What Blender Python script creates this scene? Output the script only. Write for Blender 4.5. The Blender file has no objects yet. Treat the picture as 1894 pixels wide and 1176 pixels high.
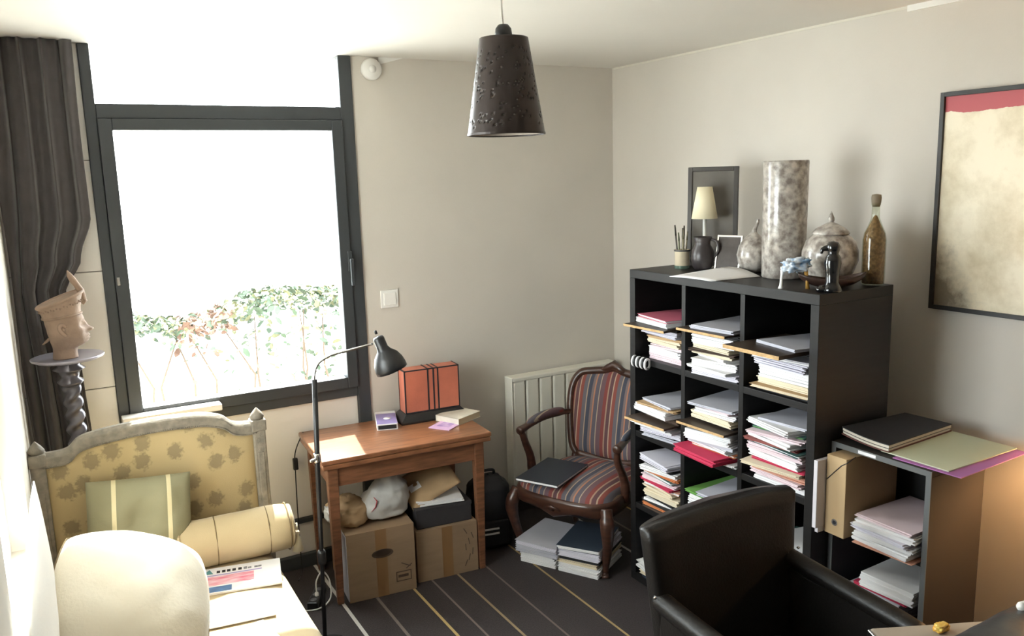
import bpy, bmesh, math, random
from mathutils import Vector, Matrix, Euler, noise
random.seed(7)
R = math.radians
PI = math.pi
scene = bpy.context.scene
col = scene.collection

# ------------------------------------------------------------------ camera
cam_d = bpy.data.cameras.new('camera')
cam = bpy.data.objects.new('camera', cam_d)
col.objects.link(cam)
rt = Vector((0.86735168, -0.49685564, -0.02890563))
up = Vector((0.11012713, 0.13495918, 0.98471216))
fw = Vector((0.48535871, 0.85727504, -0.17177436))
M3 = Matrix((rt, up, -fw)).transposed()
cam.matrix_world = Matrix.Translation((-2.954, -3.957, 1.948)) @ M3.to_4x4()
cam_d.sensor_fit = 'HORIZONTAL'
cam_d.sensor_width = 36.0
cam_d.lens = 36.0 * 1512.0 / 1894.0
cam_d.clip_start = 0.02
scene.camera = cam

# ------------------------------------------------------------------ world, sun, exposure
world = bpy.data.worlds.new('sky')
scene.world = world
world.use_nodes = True
bg = world.node_tree.nodes['Background']
bg.inputs['Color'].default_value = (0.93, 0.97, 1.0, 1)
bg.inputs['Strength'].default_value = 9.0
sun_d = bpy.data.lights.new('sun', 'SUN')
sun_d.energy = 11.0
sun_d.angle = R(0.8)
sun_d.color = (1.0, 0.95, 0.86)
sun = bpy.data.objects.new('sun', sun_d)
col.objects.link(sun)
sun.rotation_euler = Vector((-0.16, -0.90, -1.12)).to_track_quat('-Z', 'Y').to_euler()
# light portal: guides the sky's own light through the window opening, emits nothing itself
por_d = bpy.data.lights.new('window_portal', 'AREA')
por_d.shape = 'RECTANGLE'
por_d.size = 1.2
por_d.size_y = 1.75
por_d.cycles.is_portal = True
por = bpy.data.objects.new('window_portal', por_d)
col.objects.link(por)
por.location = (-2.165, 0.12, 1.70)
por.rotation_euler = (R(-90), 0, 0)
por2_d = bpy.data.lights.new('side_window_portal', 'AREA')
por2_d.shape = 'RECTANGLE'
por2_d.size = 1.44
por2_d.size_y = 1.1
por2_d.cycles.is_portal = True
por2 = bpy.data.objects.new('side_window_portal', por2_d)
col.objects.link(por2)
por2.location = (-3.24, -1.50, 1.50)
por2.rotation_euler = (0, R(-90), 0)
scene.view_settings.view_transform = 'Standard'
scene.view_settings.look = 'None'
scene.view_settings.gamma = 1.0
scene.view_settings.use_curve_mapping = False
scene.view_settings.exposure = 1.2
scene.cycles.use_denoising = True
scene.cycles.max_bounces = 10
scene.cycles.diffuse_bounces = 6
scene.cycles.sample_clamp_indirect = 8.0

# ------------------------------------------------------------------ material helpers
MATS = {}


def nd(nt, kind, **kw):
    n = nt.nodes.new(kind)
    for k, v in kw.items():
        setattr(n, k, v)
    return n


def mat(name, color, rough=0.6, metal=0.0, var=0.0, scale=8.0, bump=0.0, bscale=60.0, color2=None,
        spec=0.5, sheen=0.0, coat=0.0, stretch=None, detail=4.0, trans=0.0, alpha=1.0):
    if name in MATS:
        return MATS[name]
    m = bpy.data.materials.new(name)
    m.use_nodes = True
    nt = m.node_tree
    b = nt.nodes['Principled BSDF']
    b.inputs['Roughness'].default_value = rough
    b.inputs['Metallic'].default_value = metal
    b.inputs['Specular IOR Level'].default_value = spec
    b.inputs['Sheen Weight'].default_value = sheen
    b.inputs['Coat Weight'].default_value = coat
    b.inputs['Transmission Weight'].default_value = trans
    c = tuple(color) + (1,)
    b.inputs['Base Color'].default_value = c
    tc = nd(nt, 'ShaderNodeTexCoord')
    src = tc.outputs['Object']
    if stretch:
        mp = nd(nt, 'ShaderNodeMapping')
        mp.inputs['Scale'].default_value = stretch
        nt.links.new(src, mp.inputs['Vector'])
        src = mp.outputs['Vector']
    if var or color2:
        n = nd(nt, 'ShaderNodeTexNoise')
        n.inputs['Scale'].default_value = scale
        n.inputs['Detail'].default_value = detail
        nt.links.new(src, n.inputs['Vector'])
        ramp = nd(nt, 'ShaderNodeValToRGB')
        if color2:
            c2 = tuple(color2) + (1,)
        else:
            c2 = tuple(max(0, x * (1 - var)) for x in color) + (1,)
        ramp.color_ramp.elements[0].position = 0.35
        ramp.color_ramp.elements[1].position = 0.65
        ramp.color_ramp.elements[0].color = c2
        ramp.color_ramp.elements[1].color = c
        nt.links.new(n.outputs['Fac'], ramp.inputs['Fac'])
        nt.links.new(ramp.outputs['Color'], b.inputs['Base Color'])
    if bump:
        n2 = nd(nt, 'ShaderNodeTexNoise')
        n2.inputs['Scale'].default_value = bscale
        n2.inputs['Detail'].default_value = 3
        nt.links.new(src, n2.inputs['Vector'])
        bp = nd(nt, 'ShaderNodeBump')
        bp.inputs['Strength'].default_value = bump
        bp.inputs['Distance'].default_value = 0.01
        nt.links.new(n2.outputs['Fac'], bp.inputs['Height'])
        nt.links.new(bp.outputs['Normal'], b.inputs['Normal'])
    MATS[name] = m
    return m


def stripe_mat(name, axis, stops, period, rough=0.85, base=None, offset=0.0, bump=0.15):
    """stops: list of (pos 0..1, colour), constant interpolation along an object axis"""
    if name in MATS:
        return MATS[name]
    m = bpy.data.materials.new(name)
    m.use_nodes = True
    nt = m.node_tree
    b = nt.nodes['Principled BSDF']
    b.inputs['Roughness'].default_value = rough
    tc = nd(nt, 'ShaderNodeTexCoord')
    sp = nd(nt, 'ShaderNodeSeparateXYZ')
    nt.links.new(tc.outputs['Object'], sp.inputs[0])
    a = nd(nt, 'ShaderNodeMath', operation='ADD')
    a.inputs[1].default_value = offset + 50 * period
    nt.links.new(sp.outputs[axis], a.inputs[0])
    d = nd(nt, 'ShaderNodeMath', operation='DIVIDE')
    d.inputs[1].default_value = period
    nt.links.new(a.outputs[0], d.inputs[0])
    f = nd(nt, 'ShaderNodeMath', operation='FRACT')
    nt.links.new(d.outputs[0], f.inputs[0])
    ramp = nd(nt, 'ShaderNodeValToRGB')
    ramp.color_ramp.interpolation = 'CONSTANT'
    els = ramp.color_ramp.elements
    while len(els) < len(stops):
        els.new(0.5)
    for e, (p, c) in zip(els, stops):
        e.position = p
    for i, (p, c) in enumerate(sorted(stops)):
        els[i].position = p
        els[i].color = tuple(c) + (1,)
    nt.links.new(f.outputs[0], ramp.inputs['Fac'])
    nt.links.new(ramp.outputs['Color'], b.inputs['Base Color'])
    n2 = nd(nt, 'ShaderNodeTexNoise')
    n2.inputs['Scale'].default_value = 250
    nt.links.new(tc.outputs['Object'], n2.inputs['Vector'])
    bp = nd(nt, 'ShaderNodeBump')
    bp.inputs['Strength'].default_value = bump
    bp.inputs['Distance'].default_value = 0.004
    nt.links.new(n2.outputs['Fac'], bp.inputs['Height'])
    nt.links.new(bp.outputs['Normal'], b.inputs['Normal'])
    MATS[name] = m
    return m


# ------------------------------------------------------------------ mesh helpers
class MB:
    def __init__(s):
        s.v = []
        s.f = []
        s.smooth = []

    def add(s, v, f, sm=False):
        o = len(s.v)
        s.v += [tuple(p) for p in v]
        s.f += [tuple(i + o for i in q) for q in f]
        s.smooth += [sm] * len(f)
        return s

    def box(s, c, d, rz=0.0, rx=0.0, ry=0.0):
        x, y, z = d[0] / 2, d[1] / 2, d[2] / 2
        vs = [Vector((a, b, e)) for a in (-x, x) for b in (-y, y) for e in (-z, z)]
        m = Euler((rx, ry, rz)).to_matrix()
        C = Vector(c)
        vs = [m @ p + C for p in vs]
        return s.add(vs, [(0, 1, 3, 2), (4, 6, 7, 5), (0, 4, 5, 1), (2, 3, 7, 6), (0, 2, 6, 4), (1, 5, 7, 3)])

    def bx(s, x0, x1, y0, y1, z0, z1):
        return s.box(((x0 + x1) / 2, (y0 + y1) / 2, (z0 + z1) / 2), (x1 - x0, y1 - y0, z1 - z0))

    def lathe(s, prof, c=(0, 0, 0), n=28, axis=None, sm=True):
        """prof: list of (r, z)"""
        C = Vector(c)
        q = Matrix.Identity(3)
        if axis is not None:
            q = Vector(axis).normalized().to_track_quat('Z', 'Y').to_matrix()
        vs = []
        for r, z in prof:
            for k in range(n):
                a = 2 * PI * k / n
                vs.append(q @ Vector((max(r, 1e-5) * math.cos(a), max(r, 1e-5) * math.sin(a), z)) + C)
        fs = []
        for i in range(len(prof) - 1):
            for k in range(n):
                k2 = (k + 1) % n
                fs.append((i * n + k, i * n + k2, (i + 1) * n + k2, (i + 1) * n + k))
        loop = len(prof) > 3 and prof[0][0] > 1e-4 and prof[-1][0] > 1e-4 and math.hypot(prof[0][0] - prof[-1][0], prof[0][1] - prof[-1][1]) < 0.008
        if loop:
            m_ = len(prof) - 1
            for k in range(n):
                k2 = (k + 1) % n
                fs.append((m_ * n + k, m_ * n + k2, k2, k))
        if prof[0][0] > 1e-4 and not loop:
            fs.append(tuple(reversed(range(n))))
        if prof[-1][0] > 1e-4 and not loop:
            fs.append(tuple(range((len(prof) - 1) * n, len(prof) * n)))
        return s.add(vs, fs, sm)

    def tube(s, pts, r, n=10, sm=True, flat=1.0):
        pts = [Vector(p) for p in pts]
        rs = r if isinstance(r, (list, tuple)) else [r] * len(pts)
        vs = []
        up0 = None
        for i, p in enumerate(pts):
            t = (pts[min(i + 1, len(pts) - 1)] - pts[max(i - 1, 0)]).normalized()
            if up0 is None:
                u = t.orthogonal().normalized()
            else:
                u = (up0 - t * up0.dot(t))
                u = u.normalized() if u.length > 1e-6 else t.orthogonal().normalized()
            up0 = u
            w = t.cross(u)
            for k in range(n):
                a = 2 * PI * k / n
                vs.append(p + (u * math.cos(a) + w * math.sin(a) * flat) * rs[i])
        fs = []
        for i in range(len(pts) - 1):
            for k in range(n):
                k2 = (k + 1) % n
                fs.append((i * n + k, i * n + k2, (i + 1) * n + k2, (i + 1) * n + k))
        fs.append(tuple(reversed(range(n))))
        fs.append(tuple(range((len(pts) - 1) * n, len(pts) * n)))
        return s.add(vs, fs, sm)

    def prism(s, poly, z0, z1, tf=None):
        """poly in (a,b); extruded along third axis; tf maps (a,b,h)->xyz"""
        n = len(poly)
        tf = tf or (lambda a, b, h: (a, b, h))
        vs = [tf(a, b, z0) for a, b in poly] + [tf(a, b, z1) for a, b in poly]
        fs = [tuple(reversed(range(n))), tuple(range(n, 2 * n))]
        for i in range(n):
            j = (i + 1) % n
            fs.append((i, j, n + j, n + i))
        return s.add(vs, fs)

    def grid(s, fn, nu, nv, sm=True, wrap_u=False, wrap_v=False):
        vs = []
        for i in range(nu + (0 if wrap_u else 1)):
            for j in range(nv + (0 if wrap_v else 1)):
                vs.append(fn(i / nu, j / nv))
        cu = nu if wrap_u else nu + 1
        cv = nv if wrap_v else nv + 1
        fs = []
        for i in range(nu):
            for j in range(nv):
                i2 = (i + 1) % cu
                j2 = (j + 1) % cv
                fs.append((i * cv + j, i2 * cv + j, i2 * cv + j2, i * cv + j2))
        return s.add(vs, fs, sm)

    def mesh(s, name, m):
        me = bpy.data.meshes.new(name)
        me.from_pydata(s.v, [], s.f)
        me.polygons.foreach_set('use_smooth', s.smooth)
        me.update()
        if m is not None:
            me.materials.append(m)
        return me

    def build(s, name, m, parent=None, bevel=0.0, seg=2, loc=None, rot=None, fix=True):
        me = s.mesh(name, m)
        if fix:
            bm = bmesh.new()
            bm.from_mesh(me)
            bmesh.ops.remove_doubles(bm, verts=bm.verts, dist=1e-5)
            bmesh.ops.recalc_face_normals(bm, faces=bm.faces)
            bm.to_mesh(me)
            bm.free()
        o = bpy.data.objects.new(name, me)
        col.objects.link(o)
        if parent is not None:
            o.parent = parent
        if loc is not None:
            o.location = loc
        if rot is not None:
            o.rotation_euler = rot
        if bevel:
            b = o.modifiers.new('bevel', 'BEVEL')
            b.width = bevel
            b.segments = seg
            b.limit_method = 'ANGLE'
            b.angle_limit = R(40)
        return o


def tag(o, label=None, cat=None, group=None, kind=None):
    if label:
        o['label'] = label
    if cat:
        o['category'] = cat
    if group:
        o['group'] = group
    if kind:
        o['kind'] = kind
    return o


def thing(name, label, cat, loc=(0, 0, 0), rz=0.0, group=None):
    o = bpy.data.objects.new(name, None)
    o.empty_display_size = 0.05
    col.objects.link(o)
    o.location = loc
    o.rotation_euler = (0, 0, rz)
    return tag(o, label, cat, group)


def bezier(pts, n=8):
    """catmull-rom through points"""
    P = [Vector(p) for p in pts]
    out = []
    for i in range(len(P) - 1):
        p0 = P[max(i - 1, 0)]
        p1, p2 = P[i], P[i + 1]
        p3 = P[min(i + 2, len(P) - 1)]
        for k in range(n):
            t = k / n
            out.append(0.5 * ((2 * p1) + (p2 - p0) * t + (2 * p0 - 5 * p1 + 4 * p2 - p3) * t * t + (3 * p1 - p0 - 3 * p2 + p3) * t ** 3))
    out.append(P[-1])
    return out


def lerp_tab(tab, x):
    if x <= tab[0][0]:
        return tab[0][1]
    for (a, va), (b, vb) in zip(tab, tab[1:]):
        if x <= b:
            t = (x - a) / (b - a)
            t = t * t * (3 - 2 * t)
            return va + (vb - va) * t
    return tab[-1][1]


def pillow_mb(w, h, t, nu=28, nv=28, pinch=0.12, wr=0.012, seed=0, p=2.6, rnd_=0.0):
    """pillow lying in XZ plane, thickness along Y, centred"""
    mb = MB()

    def surf(sign):
        def fn(a, b):
            u, v = a * 2 - 1, b * 2 - 1
            x = w / 2 * u * (1 - pinch * (1 - abs(v) ** 2) * abs(u) ** 3 * 0.6)
            z = h / 2 * v * (1 - pinch * (1 - abs(u) ** 2) * abs(v) ** 3 * 0.6)
            x *= math.sqrt(1 - rnd_ * v * v / 2)
            z *= math.sqrt(1 - rnd_ * u * u / 2)
            k = max(0.0, (1 - abs(u) ** p) * (1 - abs(v) ** p)) ** 0.55
            wv = noise.noise(Vector((u * 2.1 + seed, v * 2.1, seed * 1.7))) * wr * 2 * k
            wv += wr * 0.6 * noise.noise(Vector((u * 6 + seed, v * 6, 3.3))) * k
            return (x, sign * (t / 2 * k + 0.002) + wv, z)
        return fn
    mb.grid(surf(1), nu, nv)
    mb.grid(surf(-1), nu, nv)
    # rim
    f1, f2 = surf(1), surf(-1)
    ring = [(i / nu, 0) for i in range(nu)] + [(1, j / nv) for j in range(nv)] + [(1 - i / nu, 1) for i in range(nu)] + [(0, 1 - j / nv) for j in range(nv)]
    vs = [f1(*q) for q in ring] + [f2(*q) for q in ring]
    n = len(ring)
    mb.add(vs, [(i, (i + 1) % n, n + (i + 1) % n, n + i) for i in range(n)], True)
    return mb, [Vector(f1(*q)) * 0.5 + Vector(f2(*q)) * 0.5 for q in ring]


# ------------------------------------------------------------------ materials
m_wall = mat('wall_paint', (0.64, 0.600, 0.545), 0.85, var=0.05, scale=2.2, bump=0.05, bscale=90)
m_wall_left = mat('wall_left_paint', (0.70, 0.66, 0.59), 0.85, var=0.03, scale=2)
m_ceiling = mat('ceiling_paint', (0.77, 0.745, 0.70), 0.9, var=0.02, scale=2)
m_white_panel = mat('white_panel', (0.80, 0.77, 0.74), 0.5)
m_frame = mat('anthracite_aluminium', (0.046, 0.052, 0.058), 0.45, spec=0.5)
m_white_plastic = mat('white_plastic', (0.82, 0.81, 0.78), 0.4)
m_rad = mat('radiator_enamel', (0.72, 0.70, 0.62), 0.4)
m_black_shelf = mat('black_brown_wood', (0.012, 0.011, 0.011), 0.45, var=0.3, scale=6, stretch=(1, 1, 8), spec=0.3)
m_curtain = mat('brown_grey_curtain', (0.074, 0.065, 0.066), 0.9, var=0.15, scale=20, sheen=0.3, bump=0.1, bscale=200)
m_black_leather = mat('black_leather', (0.011, 0.009, 0.008), 0.40, bump=0.10, bscale=140, spec=0.35)
m_black_metal = mat('black_metal', (0.012, 0.012, 0.013), 0.4, spec=0.5)
m_chrome = mat('chrome', (0.75, 0.74, 0.72), 0.22, metal=1.0)
m_paper = mat('white_paper', (0.80, 0.79, 0.80), 0.8)
m_walnut = mat('carved_walnut', (0.075, 0.030, 0.018), 0.35, var=0.45, scale=12, stretch=(1, 1, 4), coat=0.2)
m_cherry = mat('cherry_wood', (0.25, 0.105, 0.052), 0.42, var=0.4, scale=9, stretch=(1, 8, 8), bump=0.02)
m_cherry_top = mat('cherry_wood_top', (0.30, 0.125, 0.058), 0.33, var=0.4, scale=9, stretch=(1, 9, 1), coat=0.25)
m_card = mat('cardboard', (0.30, 0.20, 0.12), 0.85, var=0.12, scale=5, stretch=(1, 1, 6))
m_kraft = mat('kraft_paper', (0.42, 0.28, 0.15), 0.8, var=0.15, scale=9)
m_tape = mat('brown_tape', (0.25, 0.135, 0.06), 0.3)
m_greypaint = mat('carved_grey_paint', (0.26, 0.225, 0.175), 0.6, var=0.35, scale=30, bump=0.3, bscale=60)
m_cream_fabric = mat('cream_fabric', (0.52, 0.405, 0.235), 0.9, var=0.12, scale=3, bump=0.1, bscale=300, sheen=0.2)
m_white_fabric = mat('white_cotton', (0.86, 0.83, 0.77), 0.9, bump=0.1, bscale=120)
m_piping = mat('brown_piping', (0.20, 0.14, 0.07), 0.9)
m_terracotta = mat('clay_sculpture', (0.34, 0.235, 0.17), 0.7, var=0.25, scale=14, bump=0.25, bscale=50)
m_pewter = mat('dark_pewter', (0.16, 0.15, 0.17), 0.28, metal=0.7, var=0.3, scale=12)
m_rings = mat('mottled_ceramic', (0.55, 0.51, 0.46), 0.28, color2=(0.20, 0.17, 0.15), scale=36, detail=8, coat=0.4)


# ------------------------------------------------------------------ the room shell
H = 2.54
XL, YR = -3.1, -6.2


def carpet_material():
    m = bpy.data.materials.new('striped_carpet')
    m.use_nodes = True
    nt = m.node_tree
    b = nt.nodes['Principled BSDF']
    b.inputs['Roughness'].default_value = 0.75
    b.inputs['Sheen Weight'].default_value = 0.06
    b.inputs['Sheen Roughness'].default_value = 0.4
    tc = nd(nt, 'ShaderNodeTexCoord')
    sp = nd(nt, 'ShaderNodeSeparateXYZ')
    nt.links.new(tc.outputs['Object'], sp.inputs[0])
    no = nd(nt, 'ShaderNodeTexNoise')
    no.inputs['Scale'].default_value = 180
    no.inputs['Detail'].default_value = 4
    nt.links.new(tc.outputs['Object'], no.inputs['Vector'])
    base = nd(nt, 'ShaderNodeValToRGB')
    base.color_ramp.elements[0].color = (0.015, 0.011, 0.011, 1)
    base.color_ramp.elements[1].color = (0.042, 0.031, 0.031, 1)
    base.color_ramp.elements[0].position = 0.3
    base.color_ramp.elements[1].position = 0.7
    nt.links.new(no.outputs['Fac'], base.inputs['Fac'])
    cur = base.outputs['Color']
    lines = [(-1.931, 0.016, (0.55, 0.53, 0.50)), (-1.776, 0.014, (0.16, 0.13, 0.11)), (-1.595, 0.013, (0.42, 0.30, 0.12)),
             (-1.486, 0.010, (0.17, 0.13, 0.11)), (-1.352, 0.012, (0.26, 0.19, 0.10)), (-1.194, 0.010, (0.15, 0.115, 0.095)),
             (-0.979, 0.011, (0.34, 0.24, 0.10))]
    for k in (-1.45, 1.45):
        lines += [(x + k, w, c) for x, w, c in lines[:7] if -3.9 < x + k < -2.2 or -0.5 < x + k < 0]
    for x, w, c in lines:
        s = nd(nt, 'ShaderNodeMath', operation='SUBTRACT')
        s.inputs[1].default_value = x
        nt.links.new(sp.outputs[0], s.inputs[0])
        a = nd(nt, 'ShaderNodeMath', operation='ABSOLUTE')
        nt.links.new(s.outputs[0], a.inputs[0])
        l = nd(nt, 'ShaderNodeMath', operation='LESS_THAN')
        l.inputs[1].default_value = w / 2
        nt.links.new(a.outputs[0], l.inputs[0])
        mx = nd(nt, 'ShaderNodeMix', data_type='RGBA')
        nt.links.new(l.outputs[0], mx.inputs[0])
        nt.links.new(cur, mx.inputs[6])
        mx.inputs[7].default_value = c + (1,)
        cur = mx.outputs[2]
    nt.links.new(cur, b.inputs['Base Color'])
    bp = nd(nt, 'ShaderNodeBump')
    bp.inputs['Strength'].default_value = 0.35
    bp.inputs['Distance'].default_value = 0.004
    nt.links.new(no.outputs['Fac'], bp.inputs['Height'])
    nt.links.new(bp.outputs['Normal'], b.inputs['Normal'])
    return m


def struct(name, mb, m, parent=None, bevel=0.0):
    o = mb.build(name, m, parent, bevel)
    if parent is None:
        o['kind'] = 'structure'
    return o


struct('floor', MB().bx(-4.0, 0.15, YR - 0.15, 0.2, -0.15, 0), carpet_material())
struct('ceiling', MB().bx(-4.1, 0.15, YR - 0.15, 0.2, H, H + 0.15), m_ceiling)
struct('wall_right', MB().bx(0, 0.15, YR, 0.2, 0, H), m_wall)
struct('wall_back', MB().bx(-1.575, 0, 0, 0.2, 0, H), m_wall)
w = struct('wall_back_left', MB().bx(-3.1, -2.752, 0.012, 0.2, 0, H), mat('panel_core', (0.35, 0.33, 0.31), 0.8))
for z0, z1 in ((0.0, 0.553), (0.557, 1.072), (1.076, 1.588), (1.592, 2.06), (2.064, H)):
    MB().bx(-3.1, -2.752, 0.0, 0.012, z0, z1).build('panel', m_white_panel, w, 0.002)
WY0, WY1, WZ0, WZ1 = -2.05, -0.95, 0.78, 2.22
struct('wall_left', MB().bx(-3.25, XL, WY1, 0.2, 0, H).bx(-3.25, XL, -2.4, WY0, 0, H).bx(-3.25, XL, WY0, WY1, 0, WZ0).bx(-3.25, XL, WY0, WY1, WZ1, H), m_wall_left)
struct('wall_return', MB().bx(-4.0, -3.25, -2.4, -2.25, 0, H), m_wall_left)
struct('wall_left_rear', MB().bx(-4.15, -4.0, YR, -2.25, 0, H), m_wall_left)
struct('wall_rear', MB().bx(-4.0, 0, YR - 0.15, YR, 0, H), m_wall)
struct('trim_1', MB().bx(-0.012, 0, -2.12, -1.88, H - 0.022, H), m_white_plastic)
struct('trim_2', MB().prism([(-1.43, 2.54), (-1.30, 2.54), (-1.43, 2.505)], -0.006, 0.0, lambda a, b, h: (a, h, b)), m_white_plastic)
struct('trim_3', MB().bx(-0.004, 0, -1.88, -0.02, H - 0.010, H), mat('pale_edge', (0.68, 0.65, 0.57), 0.8))
struct('baseboard_right', MB().bx(-0.014, 0, YR, -0.01, 0, 0.08), mat('dark_skirting', (0.05, 0.045, 0.042), 0.6), None, 0.003)
struct('baseboard_back', MB().bx(-1.572, -0.015, -0.014, 0, 0, 0.08), MATS['dark_skirting'], None, 0.003)

# window: full-height dark frame, transom, lower casement, white panels under the rail
gm = bpy.data.materials.new('window_glass')
gm.use_nodes = True
nt = gm.node_tree
nt.nodes.remove(nt.nodes['Principled BSDF'])
tr = nd(nt, 'ShaderNodeBsdfTransparent')
tr.inputs[0].default_value = (0.96, 0.98, 0.97, 1)
gl = nd(nt, 'ShaderNodeBsdfGlossy')
gl.inputs['Roughness'].default_value = 0.02
fr = nd(nt, 'ShaderNodeLayerWeight')
pw = nd(nt, 'ShaderNodeMath', operation='POWER')
pw.inputs[1].default_value = 4.0
nt.links.new(fr.outputs['Facing'], pw.inputs[0])
mm = nd(nt, 'ShaderNodeMath', operation='MULTIPLY_ADD')
mm.inputs[1].default_value = 0.6
mm.inputs[2].default_value = 0.03
nt.links.new(pw.outputs[0], mm.inputs[0])
mx = nd(nt, 'ShaderNodeMixShader')
nt.links.new(mm.outputs[0], mx.inputs[0])
nt.links.new(tr.outputs[0], mx.inputs[1])
nt.links.new(gl.outputs[0], mx.inputs[2])
nt.links.new(mx.outputs[0], nt.nodes['Material Output'].inputs[0])

win = thing('window_1', None, None, (-2.165, 0, 0))
win['kind'] = 'structure'


def wbx(name, x0, x1, y0, y1, z0, z1, m=m_frame, parent=win, bevel=0.004):
    return MB().bx(x0 + 2.165, x1 + 2.165, y0, y1, z0, z1).build(name, m, parent, bevel)


fl, frr = -2.752, -1.575
wbx('window_frame', fl, fl + 0.045, -0.012, 0.07, 0, H)
wbx('window_frame', frr - 0.065, frr, -0.012, 0.07, 0, H)
wbx('transom', fl + 0.045, frr - 0.065, -0.012, 0.07, 2.235, 2.298)
wbx('bottom_rail', fl + 0.045, frr - 0.065, -0.008, 0.07, 0.855, 0.905)
wbx('lower_bar', fl + 0.045, frr - 0.065, -0.010, 0.05, 0.238, 0.262)
wbx('sill_rail', fl + 0.045, frr - 0.065, -0.012, 0.07, 0.0, 0.07)
sash = wbx('sash', fl + 0.045, -2.652, -0.026, 0.05, 0.905, 2.235)
wbx('sash_stile', -1.695, frr - 0.065, -0.026, 0.05, 0.905, 2.235, parent=sash)
wbx('sash_rail', -2.652, -1.695, -0.026, 0.05, 2.186, 2.235, parent=sash)
wbx('sash_rail', -2.652, -1.695, -0.026, 0.05, 0.905, 0.962, parent=sash)
wbx('pane', -2.655, -1.692, 0.010, 0.022, 0.958, 2.190, gm, bevel=0)
wbx('pane', fl + 0.045, frr - 0.065, 0.010, 0.022, 2.298, H, gm, bevel=0)
wbx('lower_panel', fl + 0.045, frr - 0.065, 0.010, 0.05, 0.262, 0.855, m_white_panel)
wbx('lower_panel', fl + 0.045, frr - 0.065, 0.010, 0.05, 0.07, 0.238, m_white_panel)
wbx('window_sill', -2.745, -2.325, -0.100, -0.026, 0.915, 0.945, m_white_panel)
win2 = thing('window_2', None, None, (-3.19, (WY0 + WY1) / 2, 0))
win2['kind'] = 'structure'
hy = (WY1 - WY0) / 2
MB().bx(-0.03, 0.03, -hy, -hy + 0.05, WZ0, WZ1).build('window_frame', m_white_panel, win2, 0.003)
MB().bx(-0.03, 0.03, hy - 0.05, hy, WZ0, WZ1).build('window_frame', m_white_panel, win2, 0.003)
MB().bx(-0.03, 0.03, -hy + 0.05, hy - 0.05, WZ0, WZ0 + 0.06).build('bottom_rail', m_white_panel, win2, 0.003)
MB().bx(-0.03, 0.03, -hy + 0.05, hy - 0.05, WZ1 - 0.05, WZ1).build('top_rail', m_white_panel, win2, 0.003)
MB().bx(-0.006, 0.006, -hy + 0.048, hy - 0.048, WZ0 + 0.058, WZ1 - 0.048).build('pane', gm, win2)
hd = MB().bx(-1.658 + 2.165, -1.636 + 2.165, -0.036, -0.026, 1.50, 1.60).build('handle', m_frame, sash, 0.003)
MB().bx(-1.656 + 2.165, -1.638 + 2.165, -0.066, -0.052, 1.43, 1.565).bx(-1.653 + 2.165, -1.641 + 2.165, -0.054, -0.034, 1.545, 1.563).build('lever', m_frame, sash, 0.004)
MB().bx(-2.70 + 2.165, -2.688 + 2.165, -0.034, -0.026, 1.525, 1.56).build('latch', m_chrome, sash, 0.002)

# ------------------------------------------------------------------ outside
struct('bounce_ground', MB().bx(-14, 7, -8, 14, -0.35, -0.152), mat('pale_bounce_ground', (0.62, 0.60, 0.55), 0.9, var=0.1, scale=3))  # pale ground added outside to bounce sunlight up to the ceiling
hedge = thing('hedge', 'sunlit hedge with green and rusty leaves outside the window', 'hedge', (-1.5, 3.0, -0.15))
rnd = random.Random(3)
mbs = [MB(), MB(), MB()]
for i in range(15000):
    x = rnd.uniform(-4, 4)
    topz = 1.13 + 0.07 * math.sin(x * 2.3) + 0.05 * math.sin(x * 5.1 + 1)
    z = topz * (1 - rnd.random() ** 2.2)
    y = rnd.uniform(-0.35, 0.35)
    if z < topz - 0.16 and rnd.random() < 0.86 + 0.2 * math.sin(x * 1.9 + 2.0 + z * 3):
        continue
    s = rnd.uniform(0.022, 0.05)
    e = Euler((rnd.uniform(-1.2, 1.2), rnd.uniform(-1, 1), rnd.uniform(0, 6.28))).to_matrix()
    c = Vector((x, y, z))
    pts = [e @ Vector(p) * s + c for p in ((-1, 0, 0), (-0.3, -0.5, 0.1), (0.5, -0.4, 0.1), (1, 0, -0.1), (0.5, 0.4, 0.1), (-0.3, 0.5, 0.1))]
    k = 2 if (-0.62 < x < -0.22 and z > topz - 0.32 and rnd.random() < 0.65) else (0 if rnd.random() < 0.6 else 1)
    mbs[k].add(pts, [(0, 1, 2, 3, 4, 5)])
for mb_, nm, c in ((mbs[0], 'green_leaves', (0.034, 0.058, 0.030)), (mbs[1], 'yellow_leaves', (0.14, 0.14, 0.07)), (mbs[2], 'rusty_leaves', (0.12, 0.062, 0.04))):
    o = mb_.build(nm, mat(nm, c, 0.6, var=0.3, scale=3), hedge, fix=False)
    o['kind'] = 'stuff'
mb_ = MB()
for i in range(40):
    x = -4 + 8 * i / 39 + rnd.uniform(-0.08, 0.08)
    mb_.tube([(x, rnd.uniform(-0.1, 0.1), 0), (x + rnd.uniform(-0.1, 0.1), 0, 0.5), (x + rnd.uniform(-0.25, 0.25), 0.05, 1.0)], [0.014, 0.010, 0.005], 5)
tag(mb_.build('twigs', mat('twig_bark', (0.10, 0.07, 0.05), 0.9), hedge), kind='stuff')

# ------------------------------------------------------------------ curtain, wall fittings, radiator
cur = thing('curtain', 'dark brown-grey floor-length curtain hanging left of the window', 'curtain', (-2.95, -0.09, 0))
right = [(0.0, -2.86), (0.9, -2.862), (1.17, -2.872), (1.40, -2.89), (1.52, -2.900), (1.66, -2.83), (1.83, -2.778), (2.16, -2.781), (2.54, -2.777)]


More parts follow.
